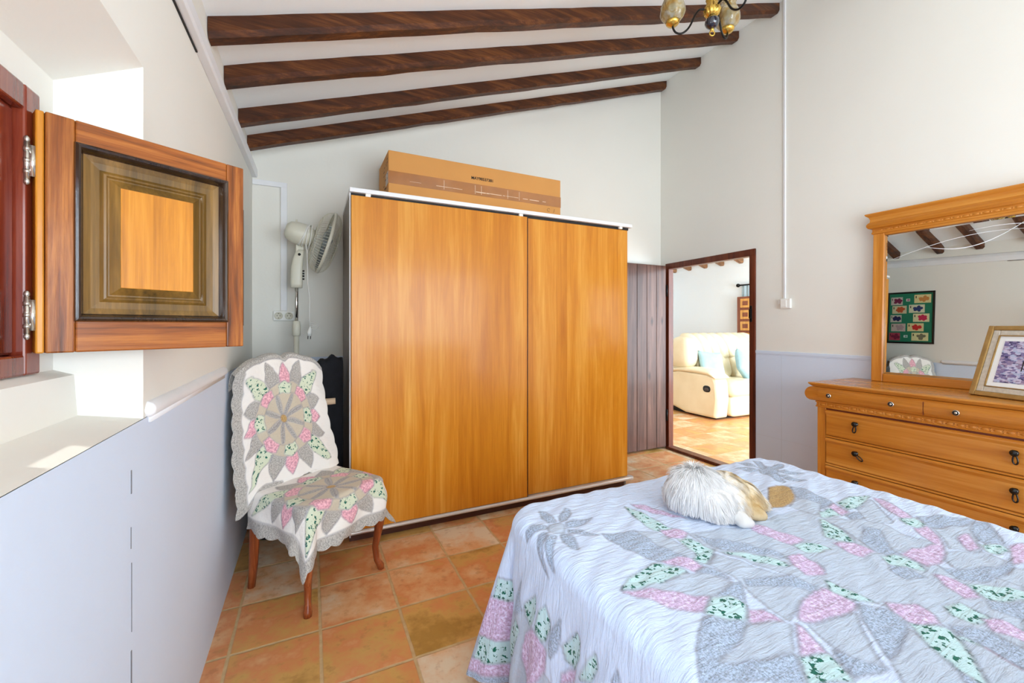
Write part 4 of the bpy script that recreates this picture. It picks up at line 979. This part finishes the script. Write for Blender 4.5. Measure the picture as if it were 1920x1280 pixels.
S, T_ = np.meshgrid(sv, tv, indexing='ij')
def flb(nx, ny, d, s, t):
    phi = np.degrees(np.arctan2(ny, -nx))            # 0 = left side, 90 = foot end
    lc = (nx < 0) & (ny > 0)
    bulge = np.where(lc, np.exp(-((phi-26)/13)**2)*.21 + np.exp(-((phi-66)/14)**2)*.14 - .15*np.exp(-((phi-6)/5)**2), 0)
    rc = np.where((nx > 0) & (ny > 0), np.abs(nx*ny)*.5, 0)
    p = np.where(np.abs(nx) > np.abs(ny), t, s)
    wave = .045*np.sin(p*17+1.0)+.03*np.sin(p*31) + .02*np.sin(p*57)
    return d*(.10 + wave*(1-np.where(lc, np.minimum(1, phi/8*(phi < 45)+(90-phi)/8*(phi >= 45)), 0)) + bulge + rc)
X, Y_, Z, D, NX, NY = drape(S, T_, cx0, cx1, cy0, cy1, ZB, F_, R_, Tm, flb)
a_ = S*math.cos(math.radians(-38))-T_*math.sin(math.radians(-38)); b_ = S*math.sin(math.radians(-38))+T_*math.cos(math.radians(-38))
wr = .0016*np.sin(b_*95+2*np.sin(a_*9)) + .0018*np.sin(b_*47+3*np.sin(a_*5+1)) + .003*np.sin(a_*7)*np.sin(b_*9)
Z = Z + wr*np.clip(1-D/.05, 0, 1) - .006*np.exp(-(((X-1.36)/.16)**2+((Y_-1.09)/.14)**2))
X = X + .004*np.sin(T_*60+Z*30)*np.clip(D/.1, 0, 1)*(np.abs(NX) > .5)
ID = np.zeros(S.shape, int)
flat = D <= 0
def paint(polys, A, B, base, cond, fn=lambda p: p):
    global ID
    for i, (k_, pts) in enumerate(polys):
        pts = [fn(p) for p in pts]; xs = [p[0] for p in pts]; ys = [p[1] for p in pts]
        sel = cond & (A > min(xs)) & (A < max(xs)) & (B > min(ys)) & (B < max(ys))
        if not sel.any(): continue
        ii, jj = np.nonzero(sel); ins = inpoly(A[ii, jj], B[ii, jj], pts); ID[ii[ins], jj[ins]] = k_+10*(i+base)
paint([p for i, p in enumerate(polys)], S, T_, 400, T_ < .46, lambda p: (2.82-p[0], .84-p[1]))
paint(polys, S, T_, 1, np.ones(S.shape, bool))
side = [(1, [(1.254,.455),(1.226,.372),(1.279,.325),(1.309,.312),(1.3,.372)]), (3, [(1.218,.402),(1.162,.456),(1.134,.428),(1.144,.389),(1.18,.35),(1.21,.364)]),
        (3, [(1.117,.439),(1.087,.473),(1.071,.444),(1.058,.421),(1.077,.373),(1.11,.355),(1.13,.382)]), (1, [(1.013,.478),(1.005,.434),(1.016,.389),(1.04,.35),(1.055,.385),(1.058,.413)]),
        (3, [(1.317,.261),(1.258,.334),(1.23,.309),(1.25,.243),(1.309,.157),(1.34,.163)]), (3, [(1.002,.409),(.947,.478),(.924,.467),(.909,.443),(.947,.381),(.993,.368)]),
        (2, [(1.199,.321),(1.144,.373),(1.093,.359),(1.058,.36),(1.055,.308),(1.103,.233),(1.18,.182),(1.206,.247)]), (3, [(.878,.459),(.851,.494),(.842,.459),(.867,.408),(.914,.385)]),
        (1, [(.782,.482),(.769,.51),(.759,.491),(.778,.452)]), (2, [(1.002,.333),(.929,.398),(.947,.346),(1.002,.303)])]
ZD = ZB-R_-D
for (nm, A, cond) in (('l', T_, (S < cx0) & (T_ <= cy1+.02)), ('r', T_, (S > cx1) & (T_ <= cy1+.02)), ('f', S, (T_ > cy1) & (S > cx0) & (S < cx1))):
    c2 = cond & (D > .001)
    lo = .33 + .05*np.sin(A*17)
    ID[c2 & (ZD < lo)] = 4+10*900
    for sh_ in (0, -.60, -1.2, .60):
        paint(side, A, ZD, 500+int(sh_*100), c2, lambda p: (p[0]+sh_, p[1]))
# the loose fold at the corner
phi = np.degrees(np.arctan2(NY, -NX)); lc = (NX < 0) & (NY > 0) & (S < cx0) & (T_ > cy1) & (D > 0)
ID[lc & (ZD < .40) & (phi < 20)] = 3+9100; ID[lc & (ZD < .33) & (phi < 55)] = 2+9200; ID[lc & (ZD < .19) & (phi < 55)] = 4+9300
ID[lc & (ZD < .19) & (phi < 22)] = 3+9310; ID[lc & (ZD < .11) & (phi < 60)] = 2+9400; ID[lc & (ZD < .065)] = 1+9500; ID[lc & (phi >= 55) & (ZD < .34)] = 1+9600
pa, pb = weights(ID)
o = cloth_mesh('patchwork_bedspread', np.stack([X, Y_, Z], -1), np.stack([S, T_], -1), pa, pb, M['quiltB'])
tag(o, 'large white patchwork bedspread with grey, pink and green leaf patches spread over the bed', 'bedspread')

# ------------------------------------------------------------------ cat
cat = empty('sleeping_cat', (1.35, 1.10, .622), 0, 'small fluffy cream and white long-haired cat curled up asleep on the bedspread', 'cat')
sph = [((1.275, 1.135, .690), .082), ((1.33, 1.12, .688), .084), ((1.395, 1.09, .680), .080), ((1.45, 1.06, .668), .062), ((1.30, 1.05, .665), .058), ((1.36, 1.03, .660), .052), ((1.485, 1.03, .652), .038),
       ((1.330, .972, .638), .0155), ((1.356, .962, .638), .0155), ((1.420, .987, .638), .0155), ((1.448, .978, .638), .0155), ((1.345, .995, .644), .022), ((1.438, 1.005, .646), .024),
       ((1.262, 1.165, .762), .016), ((1.315, 1.160, .764), .016)]
SC = np.array([s_[0] for s_ in sph]); SC[:, 2] = .622+(SC[:, 2]-.622)*.90; SC[7:11] += np.array([-.016, -.020, 0]); SC[11:13] += np.array([-.008, -.010, 0]); SR = np.array([s_[1] for s_ in sph])
def sdf(p):
    d = np.linalg.norm(p[:, None, :]-SC[None], axis=2)-SR[None]; k = 110.
    return -np.log(np.exp(-k*d).sum(1))/k
cen = np.array([1.36, 1.075, .672]); nth, nph = 72, 48
dirs = []
for i in range(nph+1):
    ph = -PI/2+PI*i/nph
    for j in range(nth): th = 2*PI*j/nth; dirs.append((math.cos(ph)*math.cos(th), math.cos(ph)*math.sin(th), math.sin(ph)))
dirs = np.array(dirs); tt_ = np.full(len(dirs), .30)
for _ in range(60):
    d_ = sdf(cen+dirs*tt_[:, None]); tt_ = np.maximum(tt_-d_*.7, .005)
pts = cen+dirs*tt_[:, None]; pts[:, 2] = np.maximum(pts[:, 2], .622)
m = MB(); m.add([tuple(p) for p in pts], [(i*nth+j, i*nth+(j+1)%nth, (i+1)*nth+(j+1)%nth, (i+1)*nth+j) for i in range(nph) for j in range(nth)])
def furmat(name, tint=False):
    t = NT(name); tc = t.n('ShaderNodeTexCoord')
    a = t.n('ShaderNodeVectorMath', operation='DISTANCE'); t.set(a, 0, tc.outputs['Object']); t.set(a, 1, (.095, -.02, .08))
    b = t.n('ShaderNodeVectorMath', operation='DISTANCE'); t.set(b, 0, tc.outputs['Object']); t.set(b, 1, (.085, -.115, .03))
    d_ = t.math('MINIMUM', a.outputs['Value'], b.outputs['Value'])
    nz = t.noise(tc.outputs['Object'], 60, 3)
    d2 = t.math('ADD', d_, t.math('MULTIPLY', t.math('SUBTRACT', nz, .5), .07))
    c_ = t.ramp(d2, [(.010, C(206, 172, 118)), (.055, C(224, 204, 166)), (.105, C(240, 240, 240))])
    if tint:
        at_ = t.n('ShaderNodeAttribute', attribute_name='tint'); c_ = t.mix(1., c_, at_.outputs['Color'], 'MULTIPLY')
    else: c_ = t.mix(1., c_, (.8, .8, .8, 1), 'MULTIPLY')
    return t.out(c_, .7, 0, spec=.2)
fm = furmat('cat_coat'); fm2 = furmat('cat_long_fur', True)
m.build('body', fm, cat, smooth=True, weld=True)
N = 26000
di = rng.normal(size=(N, 3)); di[:, 2] = np.abs(di[:, 2])*1.1-.25; di /= np.linalg.norm(di, axis=1)[:, None]
tf = np.full(N, .30)
for _ in range(60): tf = np.maximum(tf-sdf(cen+di*tf[:, None])*.7, .005)
p0 = cen+di*tf[:, None]
e = 1e-3; g = np.stack([sdf(p0+np.eye(3)[k]*e)-sdf(p0-np.eye(3)[k]*e) for k in range(3)], 1); g /= np.linalg.norm(g, axis=1)[:, None]
paw = np.min(np.linalg.norm(p0[:, None]-SC[None, 7:11], axis=2)-SR[None, 7:11]*1.0, axis=1) < .010
keep = (p0[:, 2] > .626) & (~paw); p0 = p0[keep]; g = g[keep]; n_ = len(p0)
wh = np.array([1.300, 1.140, .765]); fl_ = p0-wh; fl_ += rng.normal(size=fl_.shape)*.008
fl_ -= (fl_*g).sum(1)[:, None]*g; fl_ /= (np.linalg.norm(fl_, axis=1)[:, None]+1e-6)
near_p = np.min(np.linalg.norm(p0[:, None]-SC[None, 7:11], axis=2), axis=1); ln = rng.uniform(.028, .054, n_)*np.clip((near_p-.018)/.04, .15, 1); clump = np.sin(p0[:, 0]*160+3*np.sin(p0[:, 1]*90))[:, None]
nearw = np.exp(-(np.linalg.norm(p0-wh, axis=1)/.03)**2)[:, None]
V = np.zeros((n_, 8, 3)); sidev = np.cross(g, fl_)+.25*clump*g; sidev /= np.linalg.norm(sidev, axis=1)[:, None]
for k in range(4):
    q = k/3; c_ = p0 - g*.003 + fl_*(ln*q)[:, None]*(1-.3*nearw) + g*(ln*(.42*q-.30*q*q))[:, None]*(1+2.2*nearw) + sidev*(ln*.18*q*q)[:, None]*clump + np.array([0, 0, -1])*(ln*.30*q*q)[:, None]*(1-nearw)
    c_[:, 2] = np.maximum(c_[:, 2], .6245+.002*rng.random(n_)); w_ = .0014*(1-q)+.00025
    V[:, k*2] = c_-sidev*w_; V[:, k*2+1] = c_+sidev*w_
V -= np.array(cat.location)
base = (np.arange(n_)*8)[:, None]; fq = np.concatenate([base+np.array([[2*k, 2*k+1, 2*k+3, 2*k+2]]) for k in range(3)], 0)
me = bpy.data.meshes.new('fur'); me.vertices.add(n_*8); me.vertices.foreach_set('co', V.reshape(-1)); me.loops.add(len(fq)*4); me.loops.foreach_set('vertex_index', fq.reshape(-1).astype(np.int32))
me.polygons.add(len(fq)); me.polygons.foreach_set('loop_start', (np.arange(len(fq))*4).astype(np.int32)); me.polygons.foreach_set('loop_total', np.full(len(fq), 4, np.int32)); me.update(calc_edges=True); me.materials.append(fm2)
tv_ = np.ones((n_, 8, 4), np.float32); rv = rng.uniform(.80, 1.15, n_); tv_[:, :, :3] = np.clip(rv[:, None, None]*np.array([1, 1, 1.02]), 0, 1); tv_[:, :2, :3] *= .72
me.color_attributes.new('tint', 'FLOAT_COLOR', 'POINT').data.foreach_set('color', tv_.reshape(-1))
me.polygons.foreach_set('use_smooth', [True]*len(fq))
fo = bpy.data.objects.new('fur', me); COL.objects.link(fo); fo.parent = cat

# ------------------------------------------------------------------ chandelier
cx_, cy_ = 1.674, 1.362
cl = empty('chandelier', (cx_, cy_, zc(cx_)), 0, 'small brass and black chandelier with fluted amber glass tulip shades', 'chandelier')
MB().lathe([(.001, 3.275), (.055, 3.275), (.05, 3.25), (.02, 3.225), (.008, 3.215)], (cx_, cy_, 0), (0,0,1), 24).build('ceiling_rose', M['brass'], cl, smooth=True)
MB().lathe([(.005, 2.86), (.005, 3.24)], (cx_, cy_, 0), (0,0,1), 10).build('stem', M['brass'], cl, smooth=True)
prof = [(.006, 2.728), (.020, 2.732), (.030, 2.742), (.037, 2.756), (.034, 2.768), (.026, 2.782), (.022, 2.80), (.026, 2.815), (.018, 2.835), (.012, 2.86), (.004, 2.87)]
m = MB(); n = 48; P = []
for (r_, z) in prof: P.append([(cx_+(r_*(1+.07*math.cos(12*t_)))*math.cos(t_), cy_+(r_*(1+.07*math.cos(12*t_)))*math.sin(t_), z) for t_ in np.linspace(0, 2*PI, n+1)])
m.grid(P).build('central_body', M['brass'], cl, smooth=True, weld=True)
MB().blob((cx_, cy_, 2.705), (.031, .031, .029), n=28).build('black_ball', plain('black_glaze', C(20, 22, 40), .08, coat=1.), cl, smooth=True)
m = MB(); m.lathe([(.007, 2.664), (.009, 2.672), (.005, 2.680)], (cx_, cy_, 0), (0,0,1), 12)
m.tube([(cx_+.011*math.sin(t_)*.902, cy_-.011*math.sin(t_)*.43, 2.655+.011*math.cos(t_)) for t_ in np.linspace(0, 2*PI, 20, endpoint=False)], .0032, 8, closed=True)
m.build('finial_ring', M['brass'], cl, smooth=True)
rt = Vector((math.cos(math.radians(25.5)), -math.sin(math.radians(25.5)), 0)); fw = Vector((math.sin(math.radians(25.5)), math.cos(math.radians(25.5)), 0))
c0 = Vector((cx_, cy_, 0))
for al, RR, dz in ((176, .178, 0), (38, .150, .024), (-66, .178, .012)):
    a_ = math.radians(al); d_ = rt*math.cos(a_)+fw*math.sin(a_); c0 = Vector((cx_, cy_, 0))
    path = [(.020, 2.760), (.045, 2.768), (.062, 2.762), (.080, 2.735), (.096, 2.700), (.115, 2.674), (.140, 2.660), (.163, 2.666), (.175, 2.684), (.178, 2.702)]
    # smooth the arm
    xs = [p[0]*RR/.178 for p in path]; zs = [p[1]+dz*min(1, p[0]/.12) for p in path]; tt2 = np.linspace(0, len(path)-1, 30)
    def cr(v, t_):
        i = min(int(t_), len(v)-2); f = t_-i; g_ = lambda k: v[max(0, min(len(v)-1, k))]
        return .5*((2*g_(i))+(-g_(i-1)+g_(i+1))*f+(2*g_(i-1)-5*g_(i)+4*g_(i+1)-g_(i+2))*f*f+(-g_(i-1)+3*g_(i)-3*g_(i+1)+g_(i+2))*f**3)
    MB().tube([c0+d_*cr(xs, t_)+Vector((0, 0, cr(zs, t_))) for t_ in tt2], .0046, 10).build('arm', M['iron'], cl, smooth=True)
    sc_ = c0+d_*RR+Vector((0, 0, dz))
    hd = MB().lathe([(.004, 2.694), (.012, 2.697), (.024, 2.702), (.030, 2.710), (.031, 2.717), (.024, 2.719)], sc_, (0,0,1), 28).build('shade_holder', M['brass'], cl, smooth=True)
    pr = [(.022, 2.716), (.034, 2.722), (.048, 2.738), (.056, 2.758), (.055, 2.780), (.046, 2.802), (.037, 2.822), (.036, 2.838), (.044, 2.856), (.060, 2.872), (.072, 2.880)]
    P = []; n = 72
    for k, (r_, z) in enumerate(pr):
        fl2 = .025+.10*max(0, (k-6)/4); row = []
        for t_ in np.linspace(0, 2*PI, n+1): row.append((sc_.x+r_*(1+fl2*math.cos(9*t_))*math.cos(t_), sc_.y+r_*(1+fl2*math.cos(9*t_))*math.sin(t_), sc_.z+z+.010*max(0, (k-7)/3)*math.cos(9*t_)))
        P.append(row)
    o = MB().grid(P).build('glass_shade', M['amber'], cl, smooth=True, weld=True); sd = o.modifiers.new('s', 'SOLIDIFY'); sd.thickness = .003
    MB().lathe([(.0005, 2.72), (.008, 2.722), (.010, 2.75), (.015, 2.77), (.017, 2.785), (.010, 2.805), (.0005, 2.815)], sc_, (0,0,1), 16).build('bulb', plain('bulb_glass', C(246, 240, 220), .2), cl, smooth=True)

# ------------------------------------------------------------------ living room: reclining sofa, cushions, window with shutter
sf = empty('recliner_sofa', (6.0, 4.45, 0), 0, 'cream leather channel-backed recliner sofa in the next room seen through the doorway', 'sofa')
SX, SY = 5.02, 4.0
def sarm(x0):
    m = MB(); P = []
    prof = [(4.03, .03), (4.00, .30), (4.02, .52), (4.06, .60), (4.16, .63), (4.70, .645), (4.93, .58), (5.03, .45), (5.03, .28), (4.92, .12), (4.55, .03)]
    k = len(prof); c_y, c_z = 4.5, .32
    for (x, f) in ((x0, .93), (x0+.015, .985), (x0+.04, 1.), (x0+.22, 1.), (x0+.245, .985), (x0+.26, .93)):
        P.append([(x, c_y+(a-c_y)*f, c_z+(b-c_z)*f) for (a, b) in prof]+[(x, c_y+(prof[0][0]-c_y)*f, c_z+(prof[0][1]-c_z)*f)])
    m.grid(P); m.add(P[0][:-1], [tuple(range(k))]); m.add(P[-1][:-1], [tuple(range(k))])
    o = m.build('arm', M['leath'], sf, smooth=False, weld=True, bevel=.02, seg=3)
    pd = MB(); P = []
    for q in np.linspace(0, 1, 14):
        y = 4.02+q*.82; zc3 = .635+.028*math.sin(q*PI)+(.0 if q > .15 else -.05*(1-q/.15)); hh = .052*math.sin(min(1, q*5+.12)*PI/2)*(1-.35*q)+.004
        P.append([(x0+.13+.150*math.cos(t_), y, zc3+hh*math.sin(t_)) for t_ in np.linspace(0, 2*PI, 21)])
    pd.grid(P); pd.add(P[0][:-1], [tuple(range(20))]); pd.add(P[-1][:-1], [tuple(range(20))])
    pd.build('arm_pad', M['leath'], sf, smooth=True, weld=True)
    return o
sarm(SX); sarm(SX+1.78)
MB().box(SX+.1, SX+1.94, 4.10, 4.95, .0, .06).build('sofa_plinth', M['black'], sf)
for x0, x1 in ((SX+.27, SX+1.02), (SX+1.03, SX+1.78)):
    xc = (x0+x1)/2; hw_ = (x1-x0)/2
    MB().blob((xc, 4.10, .17), (hw_-.004, .11, .145), (.3, .2), 24).build('footrest_panel', M['leath'], sf, smooth=True)
    MB().blob((xc, 4.36, .405), (hw_-.002, .40, .125), (.55, .25), 32).build('seat_cushion', M['leath'], sf, smooth=True)
    R2 = Matrix.Rotation(math.radians(-14), 3, 'X')
    MB().blob((xc, 4.66, .66), (hw_-.004, .13, .23), (.6, .25), 28, rot=R2).build('lumbar_cushion', M['leath'], sf, smooth=True)
    m = MB()
    for k in range(4):
        xk = x0+(k+.5)*(x1-x0)/4; pts = []; rs = []
        for q in np.linspace(0, 1, 12):
            pts.append((xk, 4.60+.22*q+.06*(q**3), .80+.30*math.sin(q*PI/2*1.0)+.0)); rs.append((x1-x0)/8*1.12*(.55+.45*math.sin(min(1, q*1.6+.15)*PI/2)))
        pts.append((xk, 4.94, 1.06)); rs.append((x1-x0)/8*.9)
        m.tube(pts, rs, 16)
    m.build('channel_back', M['leath'], sf, smooth=True)
MB().box(SX+.08, SX+1.96, 4.80, 4.97, .06, 1.0).build('back_shell', M['leath'], sf, bevel=.05, seg=3)
MB().blob((SX+.155, 4.72, .90), (.145, .20, .25), (.7, .6), 28).build('back_wing', M['leath'], sf, smooth=True)
MB().blob((SX+1.895, 4.72, .90), (.145, .20, .25), (.7, .6), 28).build('back_wing', M['leath'], sf, smooth=True)
lv = MB().blob((SX-.004, 4.17, .425), (.008, .062, .046), (.8, .8), 24).build('recliner_lever', M['black'], sf, smooth=True)
MB().blob((SX-.013, 4.165, .418), (.008, .034, .022), (.7, .7), 16).build('lever_handle', plain('dark_grey_plastic', C(70, 62, 60), .4), lv, smooth=True).location = (0, 0, 0)
def pillow(name, c_, half, thick, rot, label):
    m = MB(); n = 17; R_2 = Euler([math.radians(a) for a in rot]).to_matrix()
    for s__ in (1, -1):
        P = []
        for a in np.linspace(-1, 1, n):
            row = []
            for b in np.linspace(-1, 1, n):
                t3 = thick*(max(0, (1-a**4)*(1-b**4)))**.5; pinch = 1-.10*(1-abs(a))*0-.07*(1-b*b)*abs(a) ; pin2 = 1-.07*(1-a*a)*abs(b)
                row.append(Vector(c_)+R_2 @ Vector((a*half*pinch, s__*t3, b*half*pin2)))
            P.append(row)
        m.grid(P)
    o = m.build(name, M['blue'], None, smooth=True, weld=True); return tag(o, label, 'cushion', 'pale blue cushions on the sofa')
pillow('sofa_cushion', (5.43, 4.43, .74), .20, .07, (-24, 6, -14), 'pale blue cushion leaning in the left corner of the cream sofa')
pillow('sofa_cushion', (5.98, 4.30, .70), .21, .075, (-26, 40, 8), 'pale blue cushion set on its corner in the middle of the cream sofa')

ls = empty('panelled_shutter', (7.42, 5.15, .72), 0, 'brown shutter with square honey-coloured raised panels on the far living room wall', 'shutter')
m = MB(); m.box(7.36, 7.40, 4.88, 5.43, .72, 1.865); m.build('shutter_leaf', M['lbrn'], ls, bevel=.004)
for iy in range(2):
    for iz in range(5):
        y0 = 5.375-.235-iy*.25; z1 = 1.825-iz*.215
        p_ = MB(); p_.box(7.340, 7.359, y0, y0+.215, z1-.17, z1); p_ = p_.build('raised_panel', M['ltan'], ls, bevel=.008)
        q = MB().box(7.332, 7.339, y0+.055, y0+.16, z1-.125, z1-.045).build('panel_centre', M['lbrn'], ls, bevel=.003); q.parent = p_; q.location = (0, 0, 0)
rd_ = empty('curtain_rod', (7.44, 4.9, 2.09), 0, 'black iron curtain rod with a round finial on the far living room wall', 'curtain rod')
MB().tube([(7.43, 5.43, 2.09), (7.43, 4.2, 2.09)], .014, 12).build('rod', M['iron'], rd_, smooth=True)
MB().blob((7.43, 5.46, 2.09), (.036, .036, .036)).build('finial', M['iron'], rd_, smooth=True)
MB().box(7.42, 7.499, 5.30, 5.32, 2.08, 2.10).build('bracket', M['iron'], rd_)
P = []
for i in range(60):
    y = 5.39-i*.012; P.append([(7.445+.018*math.sin(i*.9), y, z) for z in (.9, 1.4, 1.85, 2.06, 2.085)])
o = MB().grid(P).build('window_curtain', M['curt'], None, smooth=True); sd = o.modifiers.new('s', 'SOLIDIFY'); sd.thickness = .004
tag(o, 'pale blue curtain hanging from the iron rod above the panelled shutter', 'curtain')
